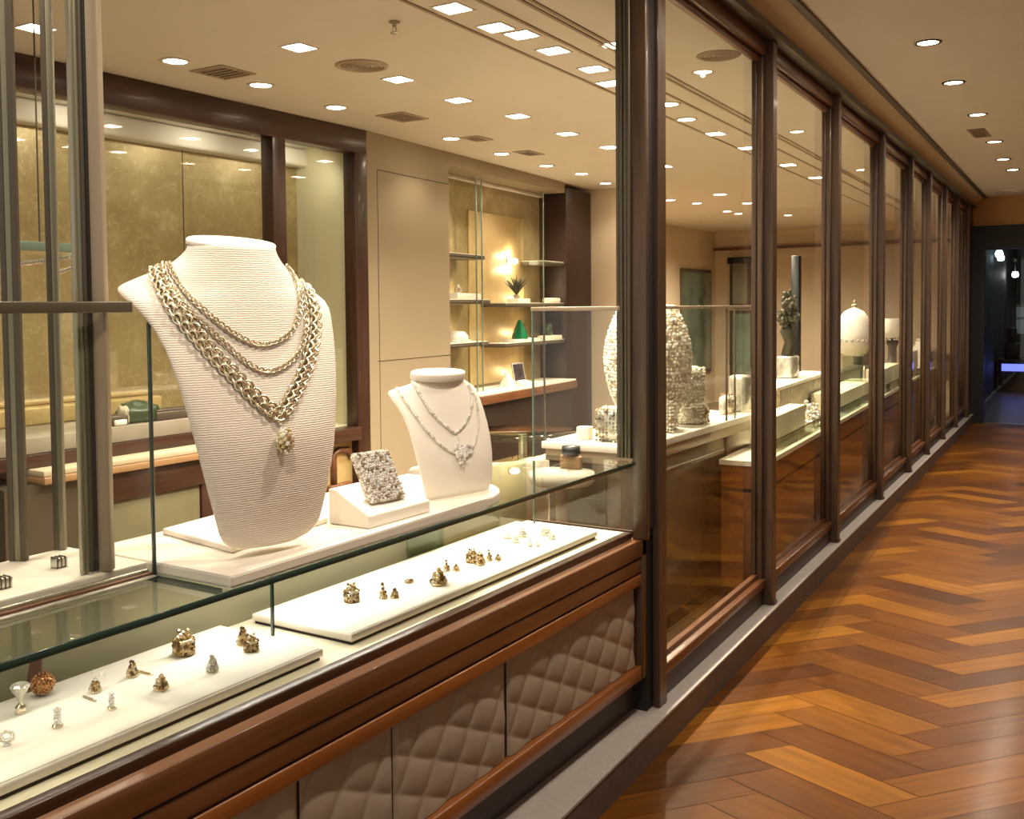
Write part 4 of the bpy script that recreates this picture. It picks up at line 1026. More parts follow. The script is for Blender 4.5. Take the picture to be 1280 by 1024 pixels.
def beadblock(name, label, px0, px1, py1, py0, X, mt, bmt, round_=False, zz=ZI, dens=.016, cat='display form', group='bead-covered forms on the island counter', dd=None):
    P, W, H = spec(px0, px1, py1, py0, zz, X); t = thing(name, label, cat, P, group); rr = random.Random(int(px0)); W *= .86
    D = dd or W*.8
    if round_:
        adopt(M().lathe([(W*.45, 0), (W*.5, H*.06), (W*.48, H*.5), (W*.5, H*.86), (W*.42, H*.97), (W*.2, H), (0, H*.99)], 28, Matrix.Translation(P)).build('form', mt), t)
        s = M(); n = int(W*3.1/dens); m_ = int(H/dens)
        for j in range(m_):
            for k in range(n):
                a = 2*math.pi*(k+.5*(j % 2))/n; s.ball(P+Vector((W*.49*math.cos(a), W*.49*math.sin(a), dens*(j+.6)+rr.gauss(0, .002))), dens*.42*(.6+.7*rr.random()), 1, smooth=False)
    else:
        mm = Matrix.Translation(P) @ Matrix.Rotation(.12, 4, 'Z')
        adopt(M(mm).bbox(-D/2, D/2, -W/2, W/2, 0, H, min(.03, H*.2)).build('form', mt), t)
        s = M(mm)
        for j in range(int(H/dens)):
            for k in range(int(W/dens)):
                s.ball(Vector((D/2, -W/2+dens*(k+.5)+rr.gauss(0, .002), dens*(j+.5)+rr.gauss(0, .002))), dens*.42*(.6+.7*rr.random()), 1, smooth=False)
            for k in range(int(D/dens)):
                s.ball(Vector((-D/2+dens*(k+.5), -W/2, dens*(j+.5)+rr.gauss(0, .002))), dens*.42*(.6+.7*rr.random()), 1, smooth=False)
        for j in range(int(D/dens)):
            for k in range(int(W/dens)):
                s.ball(Vector((-D/2+dens*(j+.5), -W/2+dens*(k+.5), H)), dens*.42*(.6+.7*rr.random()), 1, smooth=False)
    adopt(s.build('beads', paveg if bmt == champagne else pavee), t); return t
beadblock('beaded_box', 'squat bead-covered box at the left end of the island counter', 742, 792, 511, 551, -1.99, glassy, champagne)
beadblock('beaded_box', 'small bead-covered box in front of the egg, right of the post', 818, 849, 506, 545, -1.90, whitegold, silver)
beadblock('beaded_cylinder', 'upright cylinder of frosted crystal set with beads, right of the egg', 843, 884, 462, 534, -1.93, glassy, silver, True)
beadblock('beaded_box', 'low gold bead-covered box at the foot of the crystal cylinder', 868, 888, 505, 528, -1.88, champagne, champagne)
beadblock('beaded_box', 'smallest bead-covered box near the right end of the island counter', 897, 922, 501, 525, -1.92, whitegold, champagne)
P, W, H = spec(899, 908, 486, 508, ZI, -1.93); q = M(); q.lathe([(W*.4, 0), (W*.5, H*.1), (W*.52, H), (W*.46, H), (W*.44, H*.12), (0, H*.1)], 16, Matrix.Translation(P)); tag(q.build('crystal_cup', glassy), 'small crystal cup behind the smallest beaded box', 'cup')
P, W, H = spec(911, 939, 466, 512, ZI, -1.905); q = M(Matrix.Translation(P)); q.bbox(-.05, .05, -W*.5, W*.5, 0, H, .02); tag(q.build('crystal_block', glassy), 'grey crystal block at the back right of the island counter', 'block')
P, W, H = spec(722, 740, 530, 546, ZI, -2.12); q = M(Matrix.Translation(P)); q.bbox(-.03, .03, -W*.4, W*.4, 0, H, .004); tag(q.build('cream_block', deckm), 'small cream block at the far left of the island counter', 'block')

# ================================================================== WINDOW COUNTER BEHIND BAYS TWO TO NINE
MC = Matrix.Translation((-1.545, 4.84, 0)) @ Matrix.Rotation(.066, 4, 'Z')
ZW = .725
wc_ = thing('window_counter', 'long wood-fronted counter with a cream edge behind the far glazed bays', 'counter', MC @ Vector((-.25, 4, 0)))
LS = .78
q = M(MC); q.box(-.235, 0, .0, LS, .700, ZW); q.box(-.52, 0, LS, 9.0, .700, ZW); adopt(q.build('cream_edge', deckm), wc_)
q = M(MC); q.box(-.225, -.012, .005, LS, .585, .700); q.box(-.50, -.012, LS, 8.99, .585, .700); adopt(q.build('wood_band', orange), wc_)
q = M(MC); q.box(-.225, -.03, .01, LS, .565, .585); q.box(-.50, -.03, LS, 8.98, .565, .585); adopt(q.build('shadow_gap', gapblk), wc_)
q = M(MC); q.box(-.225, -.016, .005, LS, .08, .565); q.box(-.50, -.016, LS, 8.99, .08, .565); adopt(q.build('floor_reflection_panel', orange), wc_)  # hall floor's reflection painted as orange wood on a dark front
q = M(MC); q.box(-.225, -.05, .02, LS, .002, .08); q.box(-.50, -.05, LS, 8.95, .002, .08); adopt(q.build('toe_board', gapblk), wc_)
adopt(M(MC).box(-.016, -.010, .02, 8.98, ZW, .80).build('low_glass', greengl), wc_)
adopt(M(MC).box(-.0165, -.0095, .02, 8.98, .80, .806).build('glass_edge', edgeg), wc_)
def specC(px0, px1, py1, py0, z=ZW, n=-.2):
    nn = (MC.to_3x3() @ Vector((1, 0, 0))); P = at_plane((px0+px1)/2, py0, nn, MC @ Vector((n, 0, 0))); P.z = z+.0004
    k = depth(P)/FPX; return P, (px1-px0)*k, (py0-py1)*k
def blockC(px0, px1, z, h, n0, n1, mt, name, parent=None, b=.006):
    nn = (MC.to_3x3() @ Vector((1, 0, 0)))
    a = MC.inverted() @ at_plane(px0, 480, nn, MC @ Vector((n1, 0, 0))); c = MC.inverted() @ at_plane(px1, 480, nn, MC @ Vector((n1, 0, 0)))
    o = M(MC).bbox(n0, n1, a.y, c.y, z+.0004, z+.0004+h, b).build(name, mt)
    if parent: adopt(o, parent)
    return o
MCi = MC.inverted()
tag(blockC(962, 1007, ZW, .165, -.195, -.09, palegreen, 'cream_plinth'), 'small pale plinth low behind the second bay', 'plinth')
t = thing('stone_plinth', 'mottled stone plinth with a bright white top behind the second bay', 'plinth', MC @ Vector((-.35, 1.5, ZW)))
blockC(975, 1036, ZW, .225, -.51, -.305, rockm, 'stone_body', t, .01); blockC(972, 1038, ZW+.2255, .022, -.515, -.300, whitetop, 'white_top', t, .003)
P, W, H = specC(1006, 1030, 520, 555, ZW, -.10); t = thing('beaded_mound', 'low glittering mound of crystal stones right of the pale plinth', 'display form', P)
q = M(); rr = random.Random(2)
for k in range(150): q.ball(P+Vector((rr.gauss(0, .03), rr.gauss(0, W*.8), abs(rr.gauss(0, H*.28))+.01)), .014*(.6+.7*rr.random()), 1, smooth=False)
adopt(q.build('crystal_stones', glassy), t)
adopt(M(Matrix.Translation(P)).bbox(-.05, .05, -W*1.3, W*1.3, 0, .012, .003).build('base', whitetop), t)
tag(blockC(1049, 1093, ZW, .135, -.29, -.09, palegreen, 'pale_block'), 'pale block with a lit top behind the third bay', 'plinth')
tag(blockC(1046, 1086, ZW, .17, -.51, -.38, bronze, 'dark_slab'), 'dark slab behind the pale block of the third bay', 'slab')
P, W, H = specC(970, 999, 458, 500, .99, -.45); P.z = ZW+.2484
# tree-like dark sculpture on a pale block
t = thing('carved_block', 'pale carved block behind the second bay under the dark sculpture', 'block', P); P.z += .0003
adopt(M(Matrix.Translation(P)).bbox(-.06, .06, -.10, .10, 0, .16, .015).build('block_body', glassy), t)
Q = P+Vector((0, 0, .1606)); s = thing('dark_sculpture', 'dark gnarled tree-like sculpture on the pale carved block', 'sculpture', Q)
q = M(); q.tube([Q, Q+Vector((.01, .02, .10)), Q+Vector((-.01, -.01, .18)), Q+Vector((0, .02, .24))], [.05, .04, .045, .03], 10); adopt(q.build('trunk', darktree), s)
q = M(); rr = random.Random(4)
for k in range(110): q.ball(Q+Vector((rr.gauss(0, .035), rr.gauss(0, .05), .31+rr.gauss(0, .055))), .018*(.5+.8*rr.random()), 1, (1, 1, 1.3), False)
adopt(q.build('crown', darktree), s)
# white bust, cube, dark torso
P, W, H = specC(1058, 1076, 444, 478, ZW+.1354, -.22); P.z = ZW+.1358
q = M(Matrix.Translation(P)); q.bbox(-.07, .07, -.09, .09, 0, .21, .004); tag(q.build('glass_cube', greengl), 'clear glass cube under the white domed bust', 'cube')
Q = P+Vector((0, 0, .2104)); t = thing('domed_bust', 'bright white domed bust topped by a small ornament behind the third bay', 'display form', Q)
adopt(M().lathe([(.06, 0), (.10, .02), (.155, .10), (.16, .18), (.13, .30), (.08, .375), (.03, .40), (0, .405)], 28, Matrix.Translation(Q)).build('dome', white), t)
q = M(); q.ball(Q+Vector((0, 0, .42)), .022, 2); q.ball(Q+Vector((0, .02, .455)), .018, 2); adopt(q.build('ornament', champagne), t)
q = M()
for k in range(22):
    a = 2*math.pi*k/22; q.ball(Q+Vector((.160*math.cos(a), .160*math.sin(a), .13)), .014, 1, smooth=False)
adopt(q.build('bead_band', silver), t)
P, W, H = specC(1070, 1085, 420, 466, ZW+.1704, -.445); P.z = ZW+.1708
t = thing('dark_torso', 'dark bronze torso form with beads right of the domed bust', 'display form', P)
adopt(M().lathe([(.09, 0), (.08, .03), (.10, .16), (.14, .27), (.12, .32), (.05, .36), (.045, .40), (0, .405)], 22, Matrix.Translation(P)).build('form', bronze), t)
q = M(); rr = random.Random(6)
for k in range(70): a = rr.random()*6.28; q.ball(P+Vector((.13*math.cos(a), .13*math.sin(a), .22+.10*rr.random())), .012, 1, smooth=False)
adopt(q.build('beads', silver), t)
# lamp, box behind the fourth bay
P, W, H = specC(1106, 1124, 412, 490, ZW, -.30); t = thing('table_lamp', 'table lamp with a white cone shade behind the fourth bay', 'lamp', P)
adopt(M().lathe([(.13, 0), (.13, .03), (.05, .05), (.045, .30), (.07, .36), (.03, .40), (0, .40)], 20, Matrix.Translation(P)).build('base', bronze), t)
adopt(M().lathe([(.15, .41), (.10, .62), (.095, .62), (.145, .41)], 24, Matrix.Translation(P)).build('lamp_shade', plain('shade_cloth', (.85, .80, .68), .8)), t)
q = M()
for k in range(16): a = 2*math.pi*k/16; q.ball(P+Vector((.13*math.cos(a), .13*math.sin(a), .395)), .02, 1, smooth=False)
adopt(q.build('bead_fringe', silver), t)
tag(blockC(1103, 1124, ZW, .20, -.20, -.06, palegreen, 'pale_box'), 'pale box in front of the table lamp behind the fourth bay', 'box')
tag(blockC(1140, 1147, ZW, .26, -.15, -.07, whitetop, 'white_box'), 'white box behind the fifth bay', 'box')
P, W, H = specC(1147, 1156, 454, 478, ZW, -.17); t = thing('white_jar', 'bright white jar beside the white box behind the fifth bay', 'jar', P)
adopt(M().lathe([(.10, 0), (.11, .03), (.11, .22), (.07, .28), (.07, .32), (0, .32)], 20, Matrix.Translation(P)).build('jar_body', whitetop), t); adopt(M().lathe([(.075, .32), (.08, .34), (.02, .36), (0, .37)], 16, Matrix.Translation(P)).build('lid', silver), t)
tag(blockC(1163, 1176, ZW, .17, -.30, -.08, glassy, 'crystal_box'), 'grey crystal box behind the sixth bay', 'box')
tag(blockC(1184, 1194, ZW, .24, -.30, -.08, greengl, 'glass_box'), 'greenish glass box behind the seventh bay', 'box')

# ================================================================== FURNITURE AND FAR WALL
def tub_chair(P, yaw, label):
    t = thing('tub_chair', label, 'chair', P); m = Matrix.Translation(P) @ Matrix.Rotation(yaw, 4, 'Z')
    vs = []; fs = []; n = 28
    for i in range(n+1):
        a = R(-115)+R(230)*i/n + math.pi
        drop = .16*max(0, abs(i/n-.5)*2-.45)**1.2
        for r_, z in ((.34, .30), (.37, .74-drop), (.355, .76-drop), (.325, .755-drop), (.29, .42), (.30, .30)):
            vs.append((r_*math.cos(a), r_*math.sin(a), z))
    for i in range(n):
        for k in range(6): k2 = (k+1) % 6; fs.append((i*6+k, (i+1)*6+k, (i+1)*6+k2, i*6+k2))
    fs += [tuple(range(6)), tuple(reversed(range(n*6, n*6+6)))]
    adopt(M(m).add(vs, fs, True).build('backrest', creamcloth), t)
    adopt(M(m).lathe([(.29, .32), (.30, .35), (.30, .43), (.27, .46), (0, .465)], 28).build('seat', creamcloth), t)
    adopt(M(m).lathe([(.03, .03), (.03, .32)], 14).build('column', chrome), t)
    adopt(M(m).lathe([(.25, .001), (.25, .012), (.05, .03), (0, .03)], 28).build('foot', chrome), t)
    return t
P = at_z(600, 578, .755); away = Vector((P.x, P.y, 0)).normalized(); tub_chair(Vector((P.x, P.y, 0))+away*.30, R(150), 'cream tub chair seen through the glass behind the small bust')
P = at_z(650, 557, .74); t = thing('glass_table', 'round glass side table behind the cream tub chair', 'table', Vector((P.x-.30, P.y+.52, 0)))
c_ = (P.x-.30, P.y+.52)
adopt(M().lathe([(.38, .728), (.385, .734), (.38, .740)], 40, Matrix.Translation((*c_, 0))).build('table_top', greengl), t); adopt(M().cyl(c_, .025, .02, .728).build('column', chrome), t); adopt(M().lathe([(.2, .001), (.2, .012), (0, .02)], 28, Matrix.Translation((*c_, 0))).build('foot', chrome), t)
P = at_z(702, 590, .80); t = thing('bar_stool', 'tan stool with a black round cushion left of the island counter', 'stool', Vector((P.x, P.y, 0)))
adopt(M().lathe([(.13, .75), (.14, .76), (.14, .80), (0, .805)], 24, Matrix.Translation((P.x, P.y, 0))).build('seat', creamcloth), t); adopt(M().cyl((P.x, P.y), .025, .02, .75).build('column', tanmet), t); adopt(M().lathe([(.14, .001), (.14, .014), (0, .02)], 24, Matrix.Translation((P.x, P.y, 0))).build('foot', chrome), t)
adopt(M().bbox(P.x-.05, P.x+.05, P.y+.07, P.y+.10, .80, .86, .008).build('low_back', tanwd), t)
adopt(M().lathe([(.03, .8605), (.042, .87), (.04, .90), (0, .905)], 18, Matrix.Translation((P.x, P.y+.085, 0))).build('black_cushion', black), t)
def far_reflection_panel(px0, px1, py0, py1, label, mt, Y=14.92, group=None, d=.03):  # mall reflections in the glass, built as panels on the shop walls
    a = at_y(px0, py1, Y); b = at_y(px1, py0, Y); t = thing('reflection_panel', label, 'panel', ((a.x+b.x)/2, Y, a.z), group)
    adopt(M().bbox(a.x, b.x, Y, Y+d, a.z, b.z, .008).build('frame', bronze), t); adopt(M().box(a.x+.05, b.x-.05, Y-.004, Y, a.z+.05, b.z-.05).build('reflection_face', mt), t); return t
tealm = plain('teal_reflection', (.10, .15, .11), .12, 0, .6, noise=.5, nscale=2.5)  # reflected mall tones put into the panel colours
greym = plain('grey_reflection', (.24, .24, .18), .15, 0, .6, noise=.3, nscale=2.5)
def rear_reflection_panel(px0, px1, y0t, y1b, label):
    X = -5.585; a = at_x(px0, y1b, X); b = at_x(px1, y0t, X); t = thing('reflection_panel', label, 'panel', (X, (a.y+b.y)/2, a.z))
    adopt(M().bbox(X-.012, X+.02, a.y, b.y, a.z, b.z, .006).build('frame', bronze), t); adopt(M().box(X+.02, X+.024, a.y+.05, b.y-.05, a.z+.05, b.z-.05).build('reflection_face', tealm), t)
rear_reflection_panel(851, 888, 338, 470, 'tall dark teal panel, a mall reflection built on the rear wall behind the first bay')
far_reflection_panel(912, 938, 322, 384, 'grey panel with a black head, a mall reflection built near the second post', greym)
a = at_y(910, 330, 14.9); b = at_y(940, 321, 14.9); tag(M().bbox(a.x, b.x, 14.86, 14.915, a.z, b.z, .01).build('wall_box', black), 'black box mounted at the head of the grey far panel', 'wall box')
far_reflection_panel(912, 942, 388, 470, 'teal panel, a mall reflection built on the far wall behind the crystal block', plain('teal_reflection_pale', (.20, .28, .22), .15, 0, .6, noise=.3, nscale=2))
P = at_y(995, 470, 12.5); t = thing('black_column', 'slim black column standing behind the second bay', 'column', (P.x, 12.5, 0))
z1 = at_y(995, 320, 12.5).z
adopt(M().bbox(P.x-.05, P.x+.05, 12.45, 12.55, .02, z1, .006).build('shaft', black), t); adopt(M().bbox(P.x-.15, P.x+.15, 12.35, 12.65, .0, .02, .004).build('foot', bronze), t)

# ================================================================== CEILING LIGHTS AND GRILLES
ZC = 2.65
def sq_light(P, h=.054):
    t = thing('ceiling_light', '', 'ceiling light', P); q = M(Matrix.Translation(P))
    f = .010
    q.box(-h-f, h+f, -h-f, -h, -.004, .0); q.box(-h-f, h+f, h, h+f, -.004, .0); q.box(-h-f, -h, -h, h, -.004, .0); q.box(h, h+f, -h, h, -.004, .0)
    adopt(q.build('trim_frame', cream), t); adopt(M(Matrix.Translation(P)).box(-h, h, -h, h, -.002, -.0005).build('diffuser', lampem), t); return t
def rd_light(P, r=.052, em=None):
    t = thing('ceiling_light', '', 'ceiling light', P); q = M(Matrix.Translation(P))
    q.lathe([(r, -.002), (r+.003, -.006), (r+.016, -.005), (r+.018, 0)], 28); adopt(q.build('trim_ring', bronze if em else cream), t)
    adopt(M(Matrix.Translation(P)).lathe([(r, -.0025), (r, -.0005)], 28).build('diffuser', em or lampem), t); return t
ORD = ['nearest', 'second nearest', 'third nearest', 'fourth nearest', 'fifth nearest', 'sixth nearest', 'seventh nearest', 'eighth nearest', 'ninth nearest', 'tenth nearest', 'eleventh nearest', 'twelfth nearest', 'thirteenth nearest']
def spot(P, e, ang=125, blend=.7, col=(1, .87, .70), aim=None, rad=.012):
    l = bpy.data.lights.new('lamp', 'SPOT'); l.energy = e; l.spot_size = R(ang); l.spot_blend = blend; l.color = col; l.shadow_soft_size = rad
    o = bpy.data.objects.new('lamp_light', l); COL.objects.link(o); o.location = P
    if aim is not None: o.rotation_euler = (Vector(aim)-Vector(P)).to_track_quat('-Z', 'Y').to_euler()
    return o
E_SQ, E_RD, E_ST, E_FAR = 34, 7, 48, 75
sp_ = sq_light(Vector((0, 0, 0))); rp_ = rd_light(Vector((0, 0, 0)))
first = {'s': True, 'r': True}
def put(kind, px, py, label, group, e, ang=125, z=ZC, scale=1):
    P = at_z(px, py, z); src = sp_ if kind == 's' else rp_
    if first[kind]: src.location = P; src['label'] = label; src['group'] = group; first[kind] = False; o = src
    else: o = dup(src, P, 0, label, group)
    if e: spot(P-Vector((0, 0, .03)), e, ang)
    return o
mid_sq = [(374,59),(498,99),(573,125),(647,145),(709,167),(762,184),(830,208),(900,243),(935,254)]
for i, (x, y) in enumerate(mid_sq):
    put('s', x, y, 'square recessed ceiling light, %s to the camera in the middle row' % ORD[i], 'square lights in the middle row', E_SQ if i < 6 else 75)
strip = [('s',566,10),('s',620,34),('s',652,43),('s',692,63),('s',742,86),('s',763,104),('r',836,130),('r',858,149),('s',894,167),('s',933,185),('s',985,206),('s',1020,222)]
for i, (k, x, y) in enumerate(strip):
    put(k, x, y, '%s ceiling light, %s to the camera in the row by the glass wall' % ('square' if k == 's' else 'round', ORD[i]), 'lights in the row by the glass wall', E_ST if i < 6 else E_FAR)
wall_r = [(219,76),(326,106),(420,134),(564,173),(627,192),(683,207),(727,217),(757,229),(838,250),(871,254),(909,264),(923,267),(985,269)]
for i, (x, y) in enumerate(wall_r):
    put('r', x, y, 'round ceiling light, %s to the camera in the row along the rear wall' % ORD[i], 'round lights along the rear wall', E_RD if i < 8 else 110, 125 if i < 8 else 158)
put('s', 45, 35, 'square recessed ceiling light seen beside the thin pole at the far left', 'square lights in the middle row', E_SQ)
put('r', 768, 56, 'round recessed ceiling light tucked against the ribbed stile of the first post', 'lights in the row by the glass wall', 20)
# hall
hp = None
for i, (x, y) in enumerate(((1160,53),(1192,103),(1222,143),(1243,177),(1254,199),(1266,212))):
    P = at_z(x, y, 2.83); lab = 'round recessed light in the hall ceiling, %s to the camera' % ORD[i]
    if hp is None: hp = rd_light(P, .05, lampem2); hp['label'] = lab; hp['group'] = 'hall ceiling lights'
    else: dup(hp, P, 0, lab, 'hall ceiling lights')
    spot(P-Vector((0, 0, .02)), 34 if i < 3 else 55, 160, .8)
# lamps of the same rows that hang before the frame begins
for x, y, e in ((-2.15, 2.55, 55), (-2.05, 1.75, 55), (-2.0, .95, 45), (-3.05, 2.3, 36), (-3.0, 1.2, 30), (-3.75, 2.2, 20)): spot((x, y, 2.61), e*.55)
for s, e_ in ((4.3, 26), (3.1, 34), (1.9, 40), (.7, 34)): spot(MW @ Vector((-.70, s, 2.80)), e_, 160, .8)
# grilles, speakers, sprinkler
def grille(px, py, hx, hy, z, label, mt=tanmet):
    P = at_z(px, py, z); t = thing('ceiling_grille', label, 'ceiling vent', P); q = M(Matrix.Translation(P)); f = .02
    q.box(-hx, hx, -hy, -hy+f, -.006, -.0004); q.box(-hx, hx, hy-f, hy, -.006, -.0004); q.box(-hx, -hx+f, -hy+f, hy-f, -.006, -.0004); q.box(hx-f, hx, -hy+f, hy-f, -.006, -.0004)
    adopt(q.build('frame', mt), t)
    adopt(M(Matrix.Translation(P)).box(-hx+f, hx-f, -hy+f, hy-f, -.0015, -.0005).build('dark_duct', plain('duct_shadow', (.06, .045, .03), .8)), t)
    q = M(Matrix.Translation(P)); n = max(3, int((2*hy-2*f)/.035))
    for k in range(n):
        y = -hy+f+(2*hy-2*f)*(k+.5)/n; q.box(-hx+f, hx-f, y-.006, y+.006, -.005, -.002)
    adopt(q.build('slats', mt), t); return t
grille(279, 90, .11, .11, ZC, 'square slatted ceiling grille between two round lights at the left')
grille(503, 146, .10, .13, ZC, 'square slatted ceiling grille above the dark vitrine corner')
grille(596, 173, .07, .10, ZC, 'small dark ceiling grille right of a round light, nearer of two')
grille(661, 191, .07, .12, ZC, 'small dark ceiling grille right of a round light, farther of two')
grille(1224, 166, .06, .22, 2.83, 'narrow dark grille in the hall ceiling')
def speaker(px, py, r, z, label, mt):
    P = at_z(px, py, z); t = thing('ceiling_speaker', label, 'ceiling speaker', P); m = Matrix.Translation(P)
    adopt(M(m).lathe([(r, 0), (r, -.004), (r*.86, -.009), (r*.82, -.005), (r*.82, 0)], 36).build('rim', mt), t)
    q = M(m)
    for k in range(4): q.torus(r*(.2+.17*k), r*.035, Matrix.Translation((0, 0, -.004)), 32, 6)
    adopt(q.build('rings', mt), t); adopt(M(m).lathe([(r*.82, -.0025), (r*.82, -.0008)], 32).build('mesh', tanmet), t); return t
speaker(452, 82, .125, ZC, 'large round ceiling speaker left of the sprinkler', tanmet)
speaker(898, 69, .10, ZC, 'round tan ceiling disc seen through the first bay', groove)
speaker(1268, 238, .16, 2.83, 'round speaker at the far end of the hall ceiling', hallceil)
P = at_z(493, 27, ZC); t = thing('sprinkler', 'small sprinkler head hanging from the ceiling', 'sprinkler', P); m = Matrix.Translation(P)
adopt(M(m).lathe([(.022, 0), (.022, -.005), (.008, -.007), (.008, -.02), (0, -.02)], 18).build('escutcheon', tanmet), t)
q = M(m); q.tube([(0, -.010, -.018), (0, -.010, -.036), (0, 0, -.042)], .002, 6); q.tube([(0, .010, -.018), (0, .010, -.036), (0, 0, -.042)], .002, 6); q.lathe([(.016, -.046), (.016, -.043), (0, -.042)], 12); adopt(q.build('deflector', chrome), t)

# ================================================================== BEYOND THE PORTAL
def mall(px, py, s, z=None):
    P = at_plane(px, py, MW.to_3x3() @ Vector((0, 1, 0)), MW @ Vector((0, s, 0))); return P
P = mall(1262, 470, 19); Lc = MW.inverted() @ P
kc = thing('kiosk', 'dark kiosk with a glowing blue-violet screen beyond the portal', 'kiosk', MW @ Vector((Lc.x+.1, 19.3, 0)))
zt = mall(1265, 455, 19).z; zb = mall(1265, 464, 19).z; xl = (MW.inverted() @ mall(1252, 460, 19)).x
xk = max(xl-.5, -1.33)
adopt(M(MW).bbox(xk, xl+2.2, 19.0, 19.6, .10, zt+.04, .02).build('kiosk_body', malldark), kc)
adopt(M(MW).box(xl, xl+1.6, 18.985, 18.998, zb, zt).build('blue_screen', blueem), kc)
adopt(M(MW).box(xk+.05, xl+2.1, 19.02, 19.58, .002, .10).build('toe_board', gapblk), kc)
adopt(M(MW).bbox(xk-.01, xl+2.25, 18.95, 19.65, zt+.04, zt+.07, .01).build('kiosk_top', bronze), kc)
a = mall(1256, 453, 19.3); b = mall(1276, 422, 19.3); A_ = MW.inverted() @ a; B_ = MW.inverted() @ b
ch_ = thing('display_stand', 'black stepped display stand silhouetted on top of the kiosk', 'display stand', MW @ Vector(((A_.x+B_.x)/2, 19.3, zt+.07)))
w_ = B_.x-A_.x
adopt(M(MW).bbox(A_.x, B_.x, 19.15, 19.45, zt+.0704, zt+.07+.28, .03).build('stand_base', black), ch_)
adopt(M(MW).bbox(A_.x+w_*.1, B_.x-w_*.25, 19.2, 19.4, zt+.3505, zt+.62, .05).build('stand_top', black), ch_)
c = MW.inverted() @ mall(1278, 395, 24.5)
sw = thing('lit_shop_window', 'small pale lit shop window far beyond the portal', 'window', MW @ Vector((c.x, 24.95, c.z-.4)))
q = M(MW); q.bbox(c.x-.28, c.x-.22, 24.93, 24.99, c.z-.4, c.z+.25, .01); q.bbox(c.x-.2, c.x+1.0, 24.93, 24.99, c.z+.19, c.z+.25, .01); q.bbox(c.x-.2, c.x+1.0, 24.93, 24.99, c.z-.08, c.z-.03, .01); adopt(q.build('window_frame', plain('pale_frame', (.5, .5, .42), .5)), sw)
adopt(M(MW).box(c.x-.3, c.x+1.2, 24.96, 24.99, c.z-.4, c.z+.25).build('lit_pane', paleem), sw)
for i, (x, y) in enumerate(((1249, 317), (1251, 322), (1267, 327), (1269, 343), (1259, 341))):
    s_ = (17, 18.5, 20, 21.5, 23)[i]; P = mall(x, y, s_); t = thing('hanging_lamp', 'small hanging lamp beyond the portal, %s' % ('top left, bluish white', 'just below the top left one', 'upper right, dim', 'brightest, lower right', 'beside the brightest one')[i], 'hanging lamp', P, 'lamps beyond the portal')
    adopt(M(Matrix.Translation(P)).lathe([(0, -.06), (.05, -.05), (.06, 0), (.04, .05), (0, .05)], 16).build('shade', (coolem, coolem, bronze, spotem, bronze)[i]), t)
    adopt(M().tube([P+Vector((0, 0, .05)), Vector((P.x, P.y, 3.6))], .006, 6).build('cord', black), t)
lp = bpy.data.lights.new('mall_lamp', 'POINT'); lp.energy = 30; lp.color = (.8, .95, .8); lp.shadow_soft_size = .3
o = bpy.data.objects.new('mall_light', lp); COL.objects.link(o); o.location = MW @ Vector((0, 20, 3.2))

# ================================================================== DISPLAY LIGHTING, WORLD, CAMERA
q = Bp(639, 326, -.1)
def point(P, e, col=(1, .82, .55), r=.012):
    l = bpy.data.lights.new('lamp', 'POINT'); l.energy = e; l.color = col; l.shadow_soft_size = 0
    o = bpy.data.objects.new('lamp_light', l); COL.objects.link(o); o.location = P; return o
q = Bp(639, 326, -.22)
point(MB_ @ Vector((-.205, q.y+.03, q.z+.06)), 1.3); point(MB_ @ Vector((-.205, q.y+.03, q.z-.07)), 1.3)
for px, z in ((570, zA1), (575, zA2), (572, zA3), (694, zB1), (660, zB2), (655, zB3), (650, .84)):
    s = Bp(px, 400, -.2).y; point(MB_ @ Vector((-.15, s, z+.05)), .35 if z == zA1 else .9)
for s in (1.5, 2.1, 2.9): spot(MB_ @ Vector((.25, s, 2.6)), 14, 80, .8, aim=MB_ @ Vector((-.26, s, 1.2)))
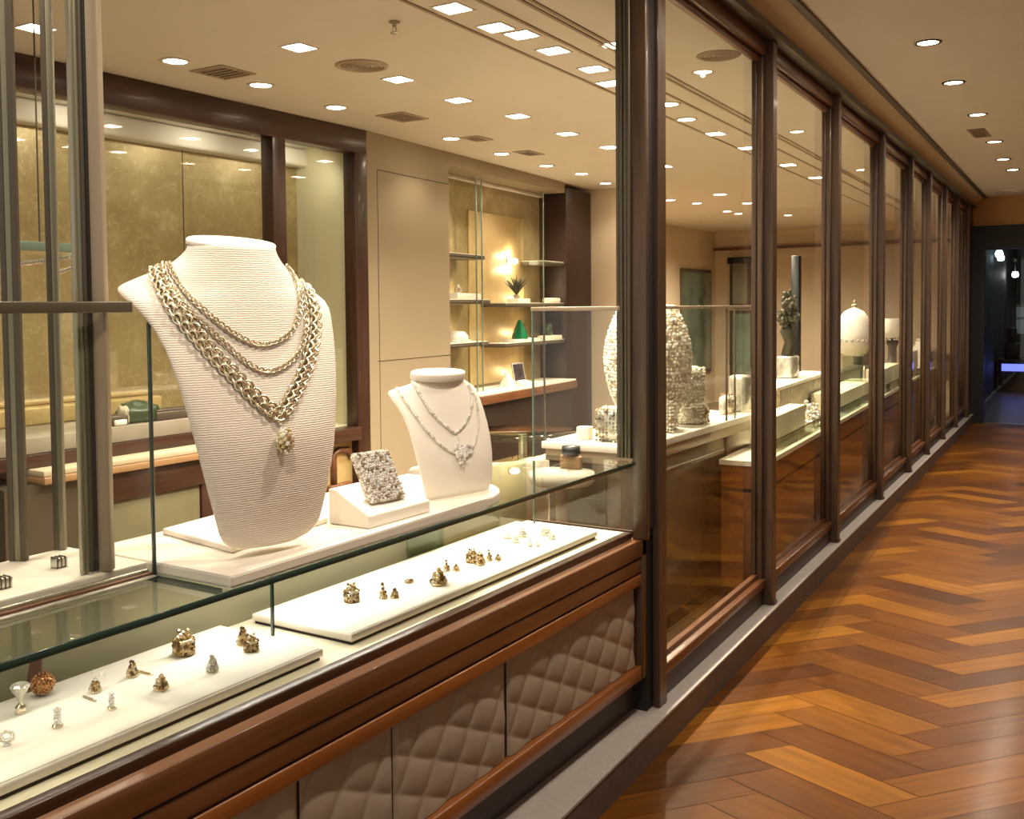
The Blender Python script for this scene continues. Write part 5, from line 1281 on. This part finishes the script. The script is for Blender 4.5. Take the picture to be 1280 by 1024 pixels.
# strips in the head of the vitrine
for y in (.8, 1.6, 2.4, 3.2, 4.0, 4.7): spot((-4.36, y, 2.50), 3.4, 165, .9, (1, .92, .72), aim=(-4.76, y, 2.05))
def tray_fill_strip(y0, y1, e):  # unseen strip lamp added under the deck to brighten the trays
    l = bpy.data.lights.new('added_case_strip', 'AREA'); l.shape = 'RECTANGLE'; l.size = .012; l.size_y = y1-y0; l.energy = e; l.color = (1, .92, .80)
    o = bpy.data.objects.new('added_case_strip_light', l); COL.objects.link(o); o.location = (-1.702, (y0+y1)/2, .963)
    z = Vector((-.42, 0, .9)).normalized(); y = Vector((0, 1, 0)); x = y.cross(z); m = Matrix((x, y, z)).transposed().to_4x4(); m.translation = o.location; o.matrix_world = m
tray_fill_strip(-.1, 1.34, 1.05); tray_fill_strip(1.4, 2.3, 2.6)
# added spots, mostly at ceiling lights, brightening tray, bust, egg and counters
spot((-2.24, 3.19, 2.62), 55, 40, .6, aim=(-1.62, 2.3, .77))
spot((-1.45, 2.3, 2.62), 34, 40, .6, aim=(-1.66, 1.6, 1.35))
spot((-2.27, 5.35, 2.62), 200, 40, .6, aim=(-2.03, 4.45, 1.25))
spot((-2.36, 5.84, 2.62), 70, 55, .6, aim=(-1.95, 5.1, .9))
for (a_, b_), y_ in (((-2.40, 6.44), 6.1), ((-2.43, 7.15), 7.2), ((-2.44, 8.20), 8.6), ((-2.47, 9.16), 10.2)): spot((a_, b_, 2.62), 60, 60, .6, aim=MC @ Vector((-.22, y_-4.7, .8)))
w = bpy.data.worlds.new('world'); sc.world = w; w.use_nodes = True
w.node_tree.nodes['Background'].inputs[0].default_value = (1, .92, .82, 1); w.node_tree.nodes['Background'].inputs[1].default_value = .42
cam = bpy.data.cameras.new('camera'); co = bpy.data.objects.new('camera', cam); COL.objects.link(co)
cam.sensor_fit = 'HORIZONTAL'; cam.sensor_width = 36; cam.lens = FPX/1280*36; cam.shift_y = (CYP-512)/1280; cam.clip_start = .02; cam.clip_end = 200
mw = Matrix((rt, up, -fw)).transposed().to_4x4(); mw.translation = CAM; co.matrix_world = mw; sc.camera = co
sc.view_settings.view_transform = 'Standard'; sc.view_settings.look = 'None'; sc.view_settings.gamma = 1; sc.view_settings.use_curve_mapping = False
sc.view_settings.exposure = 0.82
sc.cycles.max_bounces = 10; sc.cycles.diffuse_bounces = 5; sc.cycles.glossy_bounces = 5; sc.cycles.transparent_max_bounces = 64
sc.cycles.sample_clamp_indirect = 6; sc.cycles.caustics_reflective = False; sc.cycles.caustics_refractive = False
sc.cycles.use_denoising = True
